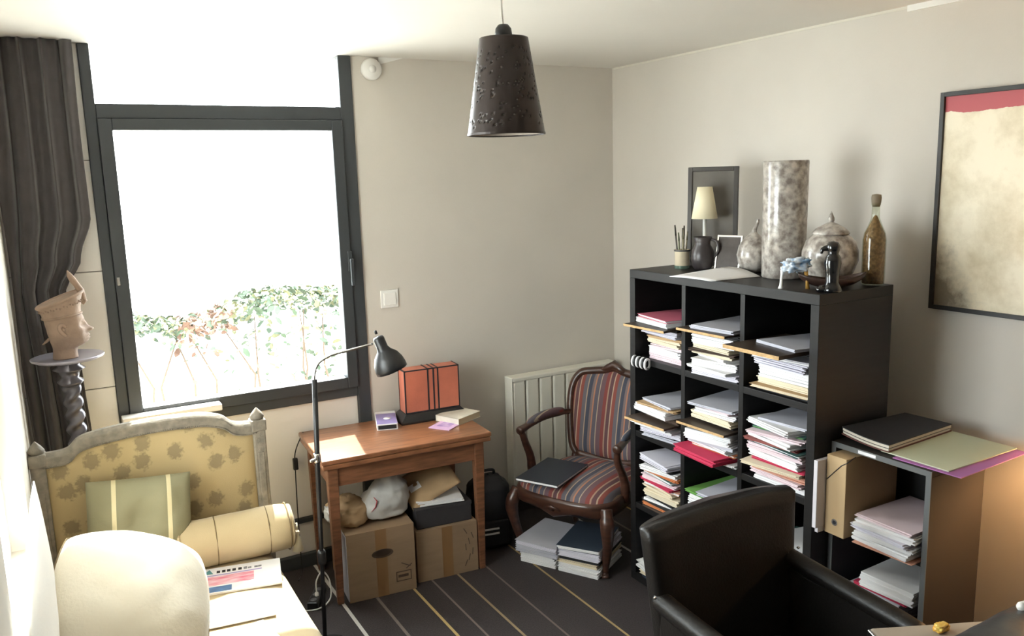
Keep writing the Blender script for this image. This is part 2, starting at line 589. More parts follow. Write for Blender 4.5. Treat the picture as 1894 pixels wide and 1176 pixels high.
def curtain_fn(a, b):
    z = 0.02 + (2.538 - 0.02) * b
    xr = lerp_tab(right, z)
    xl = -3.085
    x = xl + (xr - xl) * a
    amp = 0.015 + 0.010 * (1 - b)
    sw = 0.9 * math.exp(-((z - 1.6) / 0.4) ** 2)
    ph = a * 2 * PI * 3.4 + sw * (1 - a) * 2.0 + 0.5 * math.sin(z * 1.7)
    y = -amp * math.sin(ph) - 0.010 * math.sin(2.3 * ph + 1)
    return (x + 2.95 + 0.006 * math.sin(ph * 1.3 + z * 2), y, z)


mb_ = MB().grid(curtain_fn, 96, 70)
cl = mb_.build('cloth', m_curtain, cur)
sol = cl.modifiers.new('thick', 'SOLIDIFY')
sol.thickness = 0.004
MB().bx(-0.14, 0.165, 0.035, 0.055, 2.515, 2.54).build('rail', m_frame, cur, 0.003)

sw = thing('light_switch', 'white square light switch on the wall right of the window', 'switch', (-1.441, 0, 1.338))
MB().bx(-0.048, 0.048, -0.010, 0, -0.046, 0.046).build('plate', m_white_plastic, sw, 0.003)
MB().bx(-0.033, 0.033, -0.015, -0.008, -0.033, 0.033).build('rocker', m_white_plastic, sw, 0.003)
sd = thing('smoke_detector', 'round white detector high on the wall beside the window', 'detector', (-1.472, 0, 2.480))
MB().lathe([(0.052, 0), (0.052, 0.018), (0.046, 0.028), (0.0, 0.030)], (0, 0, 0), 32, axis=(0, -1, 0)).build('housing', m_white_plastic, sd)
MB().lathe([(0.018, 0.029), (0.018, 0.034), (0.0, 0.035)], (0, 0, 0), 20, axis=(0, -1, 0)).build('sensor_cap', m_white_plastic, sd)

rad = thing('radiator', 'cream electric panel radiator with vertical ribs behind the striped armchair', 'radiator', (-0.42, 0, 0))
MB().bx(-0.345, 0.35, -0.085, -0.03, 0.17, 0.815).build('body', m_rad, rad, 0.006)
for k in range(8):
    x = -0.362 + k * 0.0895
    MB().bx(x, x + 0.082, -0.108, -0.080, 0.165, 0.815).build('rib', m_rad, rad, 0.010)
MB().bx(-0.366, 0.356, -0.112, -0.028, 0.812, 0.836).build('top_grille', m_rad, rad, 0.006)
MB().bx(-0.372, -0.362, -0.110, -0.030, 0.165, 0.836).build('end_cap', m_rad, rad, 0.004)
for x in (-0.25, 0.25):
    MB().bx(x - 0.02, x + 0.02, -0.035, 0, 0.3, 0.7).build('bracket', m_rad, rad)

# ------------------------------------------------------------------ pendant lamp
def perforated_material():
    m = bpy.data.materials.new('perforated_brown_metal')
    m.use_nodes = True
    nt = m.node_tree
    b = nt.nodes['Principled BSDF']
    b.inputs['Base Color'].default_value = (0.035, 0.025, 0.022, 1)
    b.inputs['Roughness'].default_value = 0.38
    b.inputs['Metallic'].default_value = 0.3
    return m


pl = thing('pendant_lamp', 'dark brown perforated cone-shaped pendant lamp hanging from the ceiling', 'lamp', (-1.79, -1.9, 2.06))
m_pend = perforated_material()
PH, PR0, PR1 = 0.262, 0.110, 0.068          # shade height, bottom and top radius
mb_ = MB()
rnd = random.Random(5)
NU, NV = 110, 60
holes = set()
for i in range(NU):
    for j in range(4, NV - 6):
        if rnd.random() < 0.06 and (i - 1, j) not in holes and (i, j - 1) not in holes:
            holes.add((i, j))
vs, fs = [], []
for j in range(NV + 1):
    t = j / NV
    r = PR0 + (PR1 - PR0) * t
    for i in range(NU):
        a = 2 * PI * i / NU
        vs.append((r * math.cos(a), r * math.sin(a), PH * t))
for j in range(NV):
    for i in range(NU):
        if (i, j) in holes:
            continue
        i2 = (i + 1) % NU
        fs.append((j * NU + i, j * NU + i2, (j + 1) * NU + i2, (j + 1) * NU + i))
mb_.add(vs, fs, True)
MB().lathe([(PR0 - 0.0035, 0.004), (PR1 - 0.0035, PH - 0.004), (PR1 - 0.0042, PH - 0.004), (PR0 - 0.0042, 0.004)], n=64).build('light_dot_shell', mat('pale_light_dots', (0.42, 0.37, 0.33), 0.7), pl)  # pale shell added behind the holes so they read as dots of light
sh = mb_.build('shade', m_pend, pl)
so = sh.modifiers.new('thick', 'SOLIDIFY')
so.thickness = 0.0016
MB().lathe([(0.022, PH), (PR1, PH), (PR1, PH - 0.003), (0.022, PH - 0.003)], n=40, sm=False).build('top_plate', m_pend, pl)
MB().lathe([(PR0 + 0.001, 0), (PR0 + 0.001, 0.006), (PR0 - 0.004, 0.006), (PR0 - 0.004, 0)], n=48, sm=False).build('rim', m_pend, pl)
MB().lathe([(0.022, PH - 0.06), (0.022, PH + 0.005), (0.024, PH + 0.010), (0.022, PH + 0.026), (0.014, PH + 0.036), (0.0, PH + 0.038)], n=24).build('socket', m_black_metal, pl)
MB().lathe([(0.013, PH - 0.075), (0.016, PH - 0.09), (0.028, PH - 0.12), (0.03, PH - 0.14), (0.02, PH - 0.165), (0.0, PH - 0.17)], n=20).build('bulb', mat('bulb_glass', (0.85, 0.84, 0.80), 0.2), pl)
MB().tube(bezier([(0, 0, PH + 0.03), (-0.004, 0, PH + 0.10), (0.001, 0, 0.48)], 6), 0.0028, 8).build('cord', m_chrome, pl)

# ------------------------------------------------------------------ daybed
def brocade():
    m = mat('gold_brocade', (0.43, 0.325, 0.165), 0.85, bump=0.1, bscale=300)
    nt = m.node_tree
    b = nt.nodes['Principled BSDF']
    tc = nd(nt, 'ShaderNodeTexCoord')
    mp = nd(nt, 'ShaderNodeMapping')
    mp.inputs['Scale'].default_value = (9.5, 0.0, 8.5)
    mp.inputs['Rotation'].default_value = (0, R(12), 0)
    nt.links.new(tc.outputs['Object'], mp.inputs['Vector'])
    v = nd(nt, 'ShaderNodeTexVoronoi', feature='F1', voronoi_dimensions='2D')
    v.inputs['Scale'].default_value = 1.0
    v.inputs['Randomness'].default_value = 0.55
    sx = nd(nt, 'ShaderNodeSeparateXYZ')
    cx = nd(nt, 'ShaderNodeCombineXYZ')
    nt.links.new(mp.outputs['Vector'], sx.inputs[0])
    nt.links.new(sx.outputs[0], cx.inputs[0])
    nt.links.new(sx.outputs[2], cx.inputs[1])
    nt.links.new(cx.outputs[0], v.inputs['Vector'])
    n = nd(nt, 'ShaderNodeTexNoise')
    n.inputs['Scale'].default_value = 75
    nt.links.new(tc.outputs['Object'], n.inputs['Vector'])
    ad = nd(nt, 'ShaderNodeMath', operation='MULTIPLY_ADD')
    ad.inputs[1].default_value = 0.42
    nt.links.new(n.outputs['Fac'], ad.inputs[0])
    nt.links.new(v.outputs['Distance'], ad.inputs[2])
    rp = nd(nt, 'ShaderNodeValToRGB')
    rp.color_ramp.elements[0].position = 0.42
    rp.color_ramp.elements[0].color = (0.25, 0.19, 0.10, 1)
    rp.color_ramp.elements[1].position = 0.54
    rp.color_ramp.elements[1].color = (0.43, 0.325, 0.165, 1)
    nt.links.new(ad.outputs[0], rp.inputs['Fac'])
    nt.links.new(rp.outputs['Color'], b.inputs['Base Color'])
    return m


DB = (-2.665, -0.52, 0)
bed = thing('daybed', 'daybed with carved grey-painted headboard and gold brocade upholstery under the window', 'daybed', DB)
# top rail centre line in local x,z (headboard plane y = 0)
rail = [(-0.40, 0.945), (-0.345, 0.945), (-0.30, 0.952), (-0.262, 0.985), (-0.20, 1.000), (-0.10, 1.010), (0.0, 1.014), (0.10, 1.012), (0.19, 1.004), (0.262, 0.982), (0.30, 0.950), (0.345, 0.938), (0.40, 0.938)]
path = bezier([(x, 0, z) for x, z in rail], 6)
mb_ = MB()
prof = [(-0.030, -0.028), (-0.030, 0.012), (-0.022, 0.020), (-0.010, 0.028), (0.010, 0.028), (0.022, 0.020), (0.030, 0.012), (0.030, -0.028)]
vs, fs = [], []
for p in path:
    for (y, z) in prof:
        vs.append((p.x, y, p.z + z))
n = len(prof)
for i in range(len(path) - 1):
    for k in range(n):
        k2 = (k + 1) % n
        fs.append((i * n + k, i * n + k2, (i + 1) * n + k2, (i + 1) * n + k))
fs += [tuple(range(n)), tuple(reversed(range((len(path) - 1) * n, len(path) * n)))]
mb_.add(vs, fs)
tr_ = mb_.build('top_rail', m_greypaint, bed, 0.004)
# beading along the rail
mb_ = MB()
for i in range(2, len(path) - 2):
    for q in (0.0, 0.5):
        p = path[i].lerp(path[i + 1], q)
        mb_.lathe([(0, -0.004), (0.004, 0), (0, 0.004)], (p.x, -0.032, p.z - 0.022), 6)
mb_.build('bead_moulding', m_greypaint, tr_)
for x, zt in ((-0.405, 0.945), (0.405, 0.94)):
    po = MB().box((x, 0, (zt + 0.0) / 2), (0.052, 0.06, zt)).build('post', m_greypaint, bed, 0.006)
    MB().box((x, -0.031, 0.62), (0.026, 0.006, 0.42)).build('flute', m_greypaint, po, 0.003)
    MB().box((x, 0, zt + 0.004), (0.062, 0.066, 0.05)).build('rosette_block', m_greypaint, po, 0.006)
    MB().lathe([(0.026, 0.0), (0.03, 0.012), (0.020, 0.028), (0.010, 0.040), (0.0, 0.050)], (x, 0, zt + 0.028), 14).build('finial', m_greypaint, po)
# upholstered panel
def panel_fn(sign):
    def fn(a, b):
        x = -0.385 + 0.77 * a
        zt = lerp_tab(rail, x) - 0.015
        z = 0.42 + (zt - 0.42) * b
        e = max(0.0, (1 - abs(2 * a - 1) ** 6) * (1 - abs(2 * b - 1) ** 6))
        return (x, sign * (0.012 + 0.026 * e ** 0.5), z)
    return fn


MB().grid(panel_fn(-1), 40, 24).grid(panel_fn(1), 40, 24).build('upholstered_panel', brocade(), bed)
MB().bx(-0.40, 0.40, -0.025, 0.025, 0.30, 0.42).build('bottom_rail', m_greypaint, bed, 0.006)
for x in (-0.375, 0.375):
    MB().bx(x - 0.022, x + 0.022, -2.0, -0.02, 0.245, 0.335).build('side_rail', m_greypaint, bed, 0.006)
MB().bx(-0.40, 0.40, -2.02, -1.97, 0.245, 0.335).build('foot_rail', m_greypaint, bed, 0.006)
for x in (-0.375, 0.375):
    MB().lathe([(0.014, 0), (0.020, 0.02), (0.026, 0.18), (0.032, 0.20), (0.032, 0.245)], (x, -1.98, 0), 16).build('leg', m_greypaint, bed)
mt = MB()


def matt(a, b):
    u = a * 2 * PI
    cx, cz = math.cos(u), math.sin(u)
    sx = math.copysign(abs(cx) ** 0.35, cx)
    sz = math.copysign(abs(cz) ** 0.45, cz)
    return (0.385 * sx, -0.035 - 1.93 * b, 0.395 + 0.062 * sz + 0.004 * math.sin(b * 14))


mt.grid(matt, 40, 30, wrap_u=True)
for yy, b_ in ((-0.035, 0.0), (-1.965, 1.0)):
    vs = [matt(i / 40, b_) for i in range(40)]
    mt.add(vs, [tuple(range(40))])
mt.build('mattress', m_cream_fabric, bed)

# green-grey cushion with cream stripes
gst = stripe_mat('green_cushion', 0, [(0.0, (0.24, 0.22, 0.13)), (0.255, (0.62, 0.54, 0.33)), (0.295, (0.24, 0.22, 0.13)), (0.735, (0.62, 0.54, 0.33)), (0.775, (0.24, 0.22, 0.13))], 0.40, offset=0.20)
gp, rim = pillow_mb(0.38, 0.38, 0.13, seed=1, pinch=0.08, rnd_=0.12)
o = gp.build('cushion', gst, loc=(-2.755, -0.660, 0.665), rot=(R(-13), R(4), R(-4)))
tag(o, 'green-grey square cushion with two cream stripes against the headboard', 'cushion', 'cushions on the daybed')

# bolster
bo = thing('bolster', 'cream bolster cushion with tassel beside the green cushion', 'bolster', (-2.415, -0.695, 0.548), R(-4))
prof = []
mb_ = MB()


def bol(a, b):
    x = -0.215 + 0.43 * a
    e = max(0.0, 1 - abs(2 * a - 1) ** 9)
    r = 0.100 * (0.80 + 0.20 * e ** 0.5)
    t = b * 2 * PI
    r += 0.004 * noise.noise(Vector((x * 9, math.cos(t) * 1.5, math.sin(t) * 1.5)))
    return (x, r * math.cos(t), r * math.sin(t) * 0.95)


mb_.grid(bol, 40, 36, wrap_v=True)
bol_o = mb_.build('cover', m_cream_fabric, bo)
for x in (-0.217, 0.217):
    s = 1 if x > 0 else -1
    MB().lathe([(0.088, 0), (0.086, 0.008), (0.05, 0.016), (0.012, 0.018), (0.0, 0.022)], (x - s * 0.006, 0, 0), 32, axis=(s, 0, 0)).build('end_disc', m_cream_fabric, bo)
for x in (-0.08, 0.12, 0.2):
    pts = []
    for k in range(37):
        t = 2 * PI * k / 36
        pts.append((x, 0.1005 * math.cos(t), 0.0955 * math.sin(t)))
    MB().tube(pts, 0.0022, 6).build('piping', m_piping, bo)
tas = MB().lathe([(0.008, 0), (0.012, -0.010), (0.008, -0.02), (0.012, -0.03), (0.022, -0.085), (0.0, -0.086)], (0.232, -0.045, -0.012), 14).tube([(0.228, 0, 0.0), (0.238, -0.02, 0.01), (0.232, -0.045, -0.012)], 0.003, 6)
tas.build('tassel', mat('cream_tassel', (0.60, 0.52, 0.36), 0.9), bo)

# big white pillow in front
wp, rim = pillow_mb(0.50, 0.56, 0.26, 36, 36, pinch=0.06, wr=0.005, seed=4, rnd_=0.55)
o = thing('pillow', 'large pale cream pillow with brown piping in the daybed foreground', 'pillow', (-2.838, -1.245, 0.645))
o['group'] = 'cushions on the daybed'
n_ = Vector((0.351, -0.40, 0.85)).normalized()
e1 = Vector((0.924, 0.0, -0.3816)).normalized()
o.rotation_euler = Matrix((e1, -n_, e1.cross(-n_))).transposed().to_euler()
wp.build('cover', mat('pale_linen', (0.84, 0.78, 0.66), 0.9, bump=0.15, bscale=90), o)
MB().tube(rim + [rim[0]], 0.004, 6).build('piping', m_piping, o)
# white back pillow against the left wall
lp, rim = pillow_mb(1.15, 0.62, 0.056, 36, 24, pinch=0.05, seed=9, wr=0.003, rnd_=0.3)
o = lp.build('back_pillow', m_white_fabric, loc=(-3.066, -1.64, 0.77), rot=(0, 0, R(90)))
tag(o, 'white back pillow leaning on the sunlit left wall', 'pillow', 'cushions on the daybed')


# magazines on the daybed
m_ink = mat('black_ink', (0.02, 0.02, 0.025), 0.6)
mg = thing('magazine', 'magazine with pink and blue cover lying in front of the bolster', 'magazine', (-2.445, -0.885, 0.4575), R(-12))
MB().bx(-0.15, 0.15, -0.105, 0.105, 0.0, 0.007).build('pages', m_paper, mg, 0.001)
MB().bx(-0.15, 0.15, -0.105, 0.105, 0.007, 0.0078).build('cover', mat('glossy_white_cover', (0.82, 0.81, 0.82), 0.3), mg)
MB().bx(-0.145, 0.05, -0.045, 0.030, 0.0078, 0.0082).build('cover_picture', mat('pink_print', (0.70, 0.16, 0.24), 0.35, color2=(0.80, 0.55, 0.60), scale=14, stretch=(1, 4, 1)), mg)
MB().bx(-0.148, -0.03, -0.098, -0.056, 0.0078, 0.0082).build('cover_band', mat('blue_print', (0.12, 0.27, 0.55), 0.35, var=0.5, scale=18), mg)
MB().bx(-0.145, 0.08, 0.035, 0.043, 0.0078, 0.0082).build('cover_line', mat('violet_print', (0.36, 0.28, 0.55), 0.35), mg)
MB().prism([(-0.14, 0.055), (-0.10, 0.055), (-0.115, 0.095)], 0.0078, 0.0082).build('emblem', mat('teal_print', (0.08, 0.25, 0.27), 0.4), mg)
for k, x in enumerate((-0.088, -0.068, -0.050, -0.030, -0.008, 0.012, 0.028, 0.052, 0.066)):
    MB().bx(x, x + 0.013, 0.056, 0.056 + (0.020 if k < 6 else 0.014), 0.0078, 0.0082).build('title_mark', m_ink if k < 5 else mat('blown_out_ink', (0.25, 0.25, 0.27), 0.6), mg)  # right-hand marks painted paler, as if washed out by the sun
for k, (x, y, rz, l) in enumerate(((-2.55, -1.115, -8, 'white newspaper spread on the seat between magazine and blue sheet'),)):
    nw = thing('newspaper', l, 'newspaper', (x, y, 0.4580), R(rz))
    MB().bx(-0.13, 0.17, -0.10, 0.09, 0, 0.004).build('sheets', m_paper, nw, 0.001)
    pr = MB()
    for i in range(5):
        pr.bx(-0.12, 0.02 - 0.02 * (i % 2), 0.06 - i * 0.03, 0.068 - i * 0.03, 0.004, 0.0043)
    pr.build('print_lines', mat('grey_print', (0.38, 0.40, 0.44), 0.7), nw)
bs = thing('brochure', 'pale blue brochure lying at the front of the daybed seat', 'brochure', (-2.53, -1.335, 0.4585), R(10))
MB().bx(-0.10, 0.10, -0.07, 0.07, 0, 0.004).build('pages', m_paper, bs, 0.001)
MB().bx(-0.10, 0.085, -0.07, 0.07, 0.004, 0.0046).build('cover', mat('pale_blue_cover', (0.42, 0.52, 0.72), 0.4, var=0.15, scale=10), bs)

# ------------------------------------------------------------------ pedestal and clay head
ped = thing('pedestal', 'dark twisted column pedestal with round tray behind the daybed', 'pedestal', (-2.925, -0.27, 0))
ped.scale = (1, 1, 1.027)
MB().lathe([(0.13, 0.0), (0.135, 0.015), (0.12, 0.03), (0.06, 0.05), (0.045, 0.08)], n=32).build('foot', m_pewter, ped)
mb_ = MB()


def twist(a, b):
    z = 0.08 + 1.06 * a
    t = b * 2 * PI
    e = 0.55 + 0.45 * min(1, abs(a - 0.0) * 12, abs(1 - a) * 12)
    r = 0.031 * (1 + 0.24 * math.cos(2 * t - z * 112) * e)
    return (r * math.cos(t), r * math.sin(t), z)


mb_.grid(twist, 260, 24, wrap_v=True).build('twisted_column', m_pewter, ped)
MB().lathe([(0.032, 1.13), (0.05, 1.15), (0.032, 1.165), (0.04, 1.19), (0.06, 1.20), (0.04, 1.215), (0.05, 1.235), (0.0, 1.236)], n=28).build('capital', m_pewter, ped)
MB().lathe([(0.05, 1.234), (0.115, 1.236), (0.132, 1.244), (0.134, 1.250), (0.128, 1.252), (0.112, 1.245), (0.0, 1.243)], n=44).build('tray', mat('polished_pewter', (0.34, 0.32, 0.37), 0.3, metal=0.25, coat=0.5), ped)

head = thing('clay_head', 'brown clay head sculpture with tall crown and spike facing the window', 'sculpture', (-2.925, -0.27, 1.2781), R(6))
head.scale = (0.84, 0.84, 0.84)
# profiles, head faces +x: front, back and half-width by height
hf = [(0.0, 0.046), (0.03, 0.044), (0.048, 0.046), (0.060, 0.070), (0.072, 0.086), (0.085, 0.084), (0.100, 0.082), (0.118, 0.084), (0.130, 0.086), (0.150, 0.080), (0.165, 0.082), (0.190, 0.084), (0.205, 0.078), (0.225, 0.080), (0.25, 0.086), (0.285, 0.094)]
hb = [(0.0, 0.062), (0.05, 0.058), (0.09, 0.066), (0.13, 0.074), (0.18, 0.080), (0.22, 0.088), (0.25, 0.094), (0.285, 0.102)]
hs = [(0.0, 0.050), (0.04, 0.046), (0.07, 0.056), (0.11, 0.068), (0.15, 0.074), (0.19, 0.076), (0.22, 0.080), (0.25, 0.086), (0.285, 0.092)]


def head_fn(a, b):
    z = 0.285 * a
    t = b * 2 * PI
    c, s = math.cos(t), math.sin(t)
    f, bk, w_ = lerp_tab(hf, z), lerp_tab(hb, z), lerp_tab(hs, z)
    x = (f if c > 0 else bk) * math.copysign(abs(c) ** 0.9, c)
    y = w_ * s
    d = abs(((t + PI) % (2 * PI)) - PI)
    g = lambda z0, sz, st, amp, off=0.0: amp * math.exp(-((z - z0) / sz) ** 2) * math.exp(-((d - off) / st) ** 2)
    x += g(0.126, 0.013, 0.22, 0.028) + g(0.150, 0.022, 0.15, 0.017)          # nose
    x += g(0.100, 0.007, 0.34, 0.016) + g(0.086, 0.007, 0.32, 0.014)          # lips
    x -= g(0.0935, 0.003, 0.30, 0.004)
    x += g(0.070, 0.012, 0.30, 0.006)                                          # chin
    x -= g(0.160, 0.014, 0.20, 0.018, 0.45)                                    # eye sockets
    x += g(0.160, 0.007, 0.13, 0.012, 0.45)                                    # eyes
    x += g(0.180, 0.006, 0.32, 0.005, 0.35)                                    # brows
    x += 0.009 * math.exp(-((z - 0.105) / 0.05) ** 2) * max(0.0, c) ** 2
    k = g(0.118, 0.025, 0.30, 0.004, 0.85)
    x += k * c
    y += k * s
    tilt = 1.0 if z < 0.2 else 1.0 + 0.0
    zz = z + max(0, z - 0.17) / 0.115 * 0.36 * (x) * tilt
    return (x, y, zz)


mb_ = MB().grid(head_fn, 70, 64, wrap_v=True)
mb_.add([head_fn(1.0, k / 64) for k in range(64)], [tuple(range(64))])
mb_.add([head_fn(0.0, k / 64) for k in range(64)], [tuple(range(64))])
mb_.build('head', m_terracotta, head)
# crown bands
mb_ = MB()
for z0 in (0.205, 0.283):
    pts = []
    for k in range(49):
        p = Vector(head_fn(z0 / 0.285, (k % 48) / 48))
        q = Vector((p.x, p.y, 0)).normalized() * 0.002
        pts.append(p + q)
    mb_.tube(pts, 0.005 if z0 < 0.25 else 0.007, 8)
mb_.build('crown_band', m_terracotta, head)
mb_ = MB()
for k in range(44):
    p = Vector(head_fn(0.25 / 0.285, k / 44))
    q = Vector((p.x, p.y, 0)).normalized() * 0.003
    mb_.lathe([(0, -0.005), (0.005, 0), (0, 0.005)], p + q + Vector((0, 0, 0.006 * (k % 2))), 6)
mb_.build('crown_beads', m_terracotta, head)
MB().tube([(0.092, 0, 0.27), (0.088, 0, 0.315), (0.074, 0, 0.345), (0.062, 0, 0.365), (0.050, 0, 0.39), (0.042, 0, 0.415)], [0.018, 0.017, 0.014, 0.016, 0.013, 0.003], 12).lathe([(0.0, -0.02), (0.02, 0), (0.0, 0.02)], (0.094, 0, 0.265), 12).build('spike', m_terracotta, head)
for s in (-1, 1):
    pts = [(-0.004, s * 0.074, 0.160), (-0.018, s * 0.082, 0.172), (-0.030, s * 0.084, 0.160), (-0.026, s * 0.083, 0.140), (-0.012, s * 0.076, 0.122), (-0.004, s * 0.073, 0.116)]
    MB().tube(bezier(pts, 4), 0.0085, 8).lathe([(0, -0.012), (0.012, 0), (0, 0.012)], (-0.014, s * 0.076, 0.145), 10).build('ear', m_terracotta, head)
MB().tube([(-0.066, 0, 0.10), (-0.085, 0, 0.085), (-0.098, 0, 0.075)], [0.008, 0.006, 0.003], 8).build('nape_lock', m_terracotta, head)

# ------------------------------------------------------------------ wooden table and what is on and under it
TR = R(-3.5)
TC = (-1.566, -0.291)
tb = thing('table', 'reddish wooden folding-top table with tapered legs in front of the window', 'table', (TC[0], TC[1], 0), TR)
MB().bx(-0.415, 0.415, -0.25, 0.25, 0.697, 0.72).build('top_leaf', m_cherry_top, tb, 0.006, 3)
MB().bx(-0.412, 0.412, -0.247, 0.247, 0.673, 0.6955).build('lower_leaf', m_cherry_top, tb, 0.006, 3)
MB().bx(-0.355, 0.355, -0.205, -0.185, 0.575, 0.673).build('front_apron', m_cherry, tb, 0.003)
MB().bx(-0.355, 0.355, 0.185, 0.205, 0.575, 0.673).build('back_apron', m_cherry, tb, 0.003)
for s in (-1, 1):
    MB().bx(s * 0.365 - 0.010, s * 0.365 + 0.010, -0.185, 0.185, 0.575, 0.673).build('side_apron', m_cherry, tb, 0.003)
for sx in (-1, 1):
    for sy in (-1, 1):
        mb_ = MB()
        x, y = sx * 0.362, sy * 0.192
        vs = []
        for z, h_ in ((0, 0.0145), (0.56, 0.0235), (0.673, 0.0235)):
            cx = x - sx * (0.0235 - h_) * 0.0
            for a, b in ((-1, -1), (1, -1), (1, 1), (-1, 1)):
                vs.append((x + a * h_, y + b * h_, z))
        fs = [(3, 2, 1, 0), (8, 9, 10, 11)]
        for i in range(2):
            for k in range(4):
                k2 = (k + 1) % 4
                fs.append((i * 4 + k, i * 4 + k2, (i + 1) * 4 + k2, (i + 1) * 4 + k))
        mb_.add(vs, fs).build('leg', m_cherry, tb, 0.003)
ZT = 0.7202


def on_table(lx, ly):
    c, s = math.cos(TR), math.sin(TR)
    return (TC[0] + lx * c - ly * s, TC[1] + lx * s + ly * c)


# orange case on black base
m_orange = mat('orange_leather', (0.60, 0.185, 0.115), 0.45, var=0.2, scale=7, bump=0.1, bscale=120)
x, y = -1.305, -0.150
ca = thing('case', 'orange leather case with black stripes standing on a black base', 'case', (x, y, ZT), R(-4))
mb_ = MB()
vs = []
for z, a, b in ((0, 0.185, 0.085), (0.010, 0.185, 0.085), (0.045, 0.150, 0.058)):
    for sx, sy in ((-1, -1), (1, -1), (1, 1), (-1, 1)):
        vs.append((sx * a, sy * b, z))
fs = [(3, 2, 1, 0), (8, 9, 10, 11)]
for i in range(2):
    for k in range(4):
        k2 = (k + 1) % 4
        fs.append((i * 4 + k, i * 4 + k2, (i + 1) * 4 + k2, (i + 1) * 4 + k))
mb_.add(vs, fs).build('base', mat('black_lacquer', (0.012, 0.012, 0.013), 0.3), ca, 0.002)
MB().bx(-0.147, 0.147, -0.048, 0.048, 0.045, 0.268).build('body', m_orange, ca, 0.003)
for x0 in (-0.022, 0.008, 0.032):
    MB().bx(x0 - 0.004, x0 + 0.004, -0.0495, 0.0495, 0.0455, 0.2695).build('stripe', m_ink, ca)
for x0 in (-0.146, 0.146):
    for y0 in (-0.0465, 0.0465):
        MB().bx(x0 - 0.003, x0 + 0.003, y0 - 0.003, y0 + 0.003, 0.0455, 0.2695).build('edge_binding', m_ink, ca)
    MB().bx(x0 - 0.003, x0 + 0.003, -0.0435, 0.0435, 0.2635, 0.2695).build('edge_binding', m_ink, ca)
for z0 in (0.048, 0.2665):
    MB().bx(-0.149, 0.149, -0.0495, -0.044, z0 - 0.003, z0 + 0.003).build('edge_binding', m_ink, ca)

tp = thing('carton', 'small flat white and violet carton at the back of the table', 'carton', (-1.545, -0.135, ZT), R(-18))
MB().bx(-0.052, 0.052, -0.115, 0.115, 0, 0.032).build('body', m_paper, tp, 0.002)
MB().bx(-0.050, 0.050, -0.113, 0.070, 0.032, 0.0325).build('printed_top', mat('violet_carton', (0.30, 0.24, 0.50), 0.4, var=0.3, scale=18), tp)
MB().lathe([(0.020, 0.0325), (0.020, 0.0335), (0, 0.0335)], (0.005, -0.02, 0), 18).build('label_dot', m_paper, tp)
MB().bx(-0.045, 0.045, -0.1165, -0.115, 0.006, 0.026).build('end_label', m_ink, tp)
cd = thing('card', 'pink and violet card lying at the front edge of the table', 'card', (-1.295, -0.335, ZT), R(34))
MB().bx(-0.085, 0.085, -0.06, 0.06, 0, 0.004).build('sheet', mat('pink_card', (0.66, 0.42, 0.62), 0.5), cd, 0.001)
MB().bx(-0.05, 0.055, -0.035, 0.035, 0.004, 0.0044).build('print', mat('violet_card_print', (0.34, 0.20, 0.46), 0.5, color2=(0.6, 0.4, 0.62), scale=24), cd)
bk = thing('paperback', 'thick cream paperback at the right end of the table', 'book', (-1.222, -0.375, ZT + 0.0046), R(24))
bk.location = (-1.205, -0.275, ZT)
MB().bx(-0.085, 0.085, -0.075, 0.075, 0.0012, 0.0300).build('pages', mat('cream_pages', (0.62, 0.52, 0.36), 0.9), bk, 0.001)
MB().bx(-0.087, 0.087, -0.077, 0.077, 0.030, 0.0315).build('cover', mat('cream_cover', (0.74, 0.69, 0.58), 0.6, var=0.2, scale=14), bk)
MB().bx(-0.087, 0.087, -0.077, 0.077, 0.0, 0.0012).build('back_cover', MATS['cream_cover'], bk)
MB().bx(-0.087, -0.085, -0.077, 0.077, 0.0, 0.0315).build('spine', MATS['cream_cover'], bk)

# boxes under the table
m_scrib = mat('box_print', (0.09, 0.06, 0.04), 0.8)


def cardboard_box(label, loc, rz, w, d, h, marks):
    t = thing('cardboard_box', label, 'box', loc, rz, 'cardboard boxes under the table')
    th = 0.005
    MB().bx(-w / 2, w / 2, 0, th, 0, h).build('front_panel', m_card, t, 0.001)
    MB().bx(-w / 2, w / 2, d - th, d, 0, h).build('back_panel', m_card, t, 0.001)
    MB().bx(-w / 2, -w / 2 + th, th, d - th, 0, h).build('side_panel', m_card, t, 0.001)
    MB().bx(w / 2 - th, w / 2, th, d - th, 0, h).build('side_panel', m_card, t, 0.001)
    MB().bx(-w / 2 + th, w / 2 - th, th, d - th, 0, th).build('bottom', m_card, t)
    MB().bx(-w / 2 + th, w / 2 - th, th, d / 2, h - th, h - 0.001).build('flap', m_card, t)
    MB().bx(-w / 2 + th, w / 2 - th, d / 2 + 0.002, d - th, h - th, h - 0.001).build('flap', m_card, t)
    MB().bx(marks - 0.027, marks + 0.027, -0.0006, 0.0002, 0.0, h).build('tape', m_tape, t)
    return t


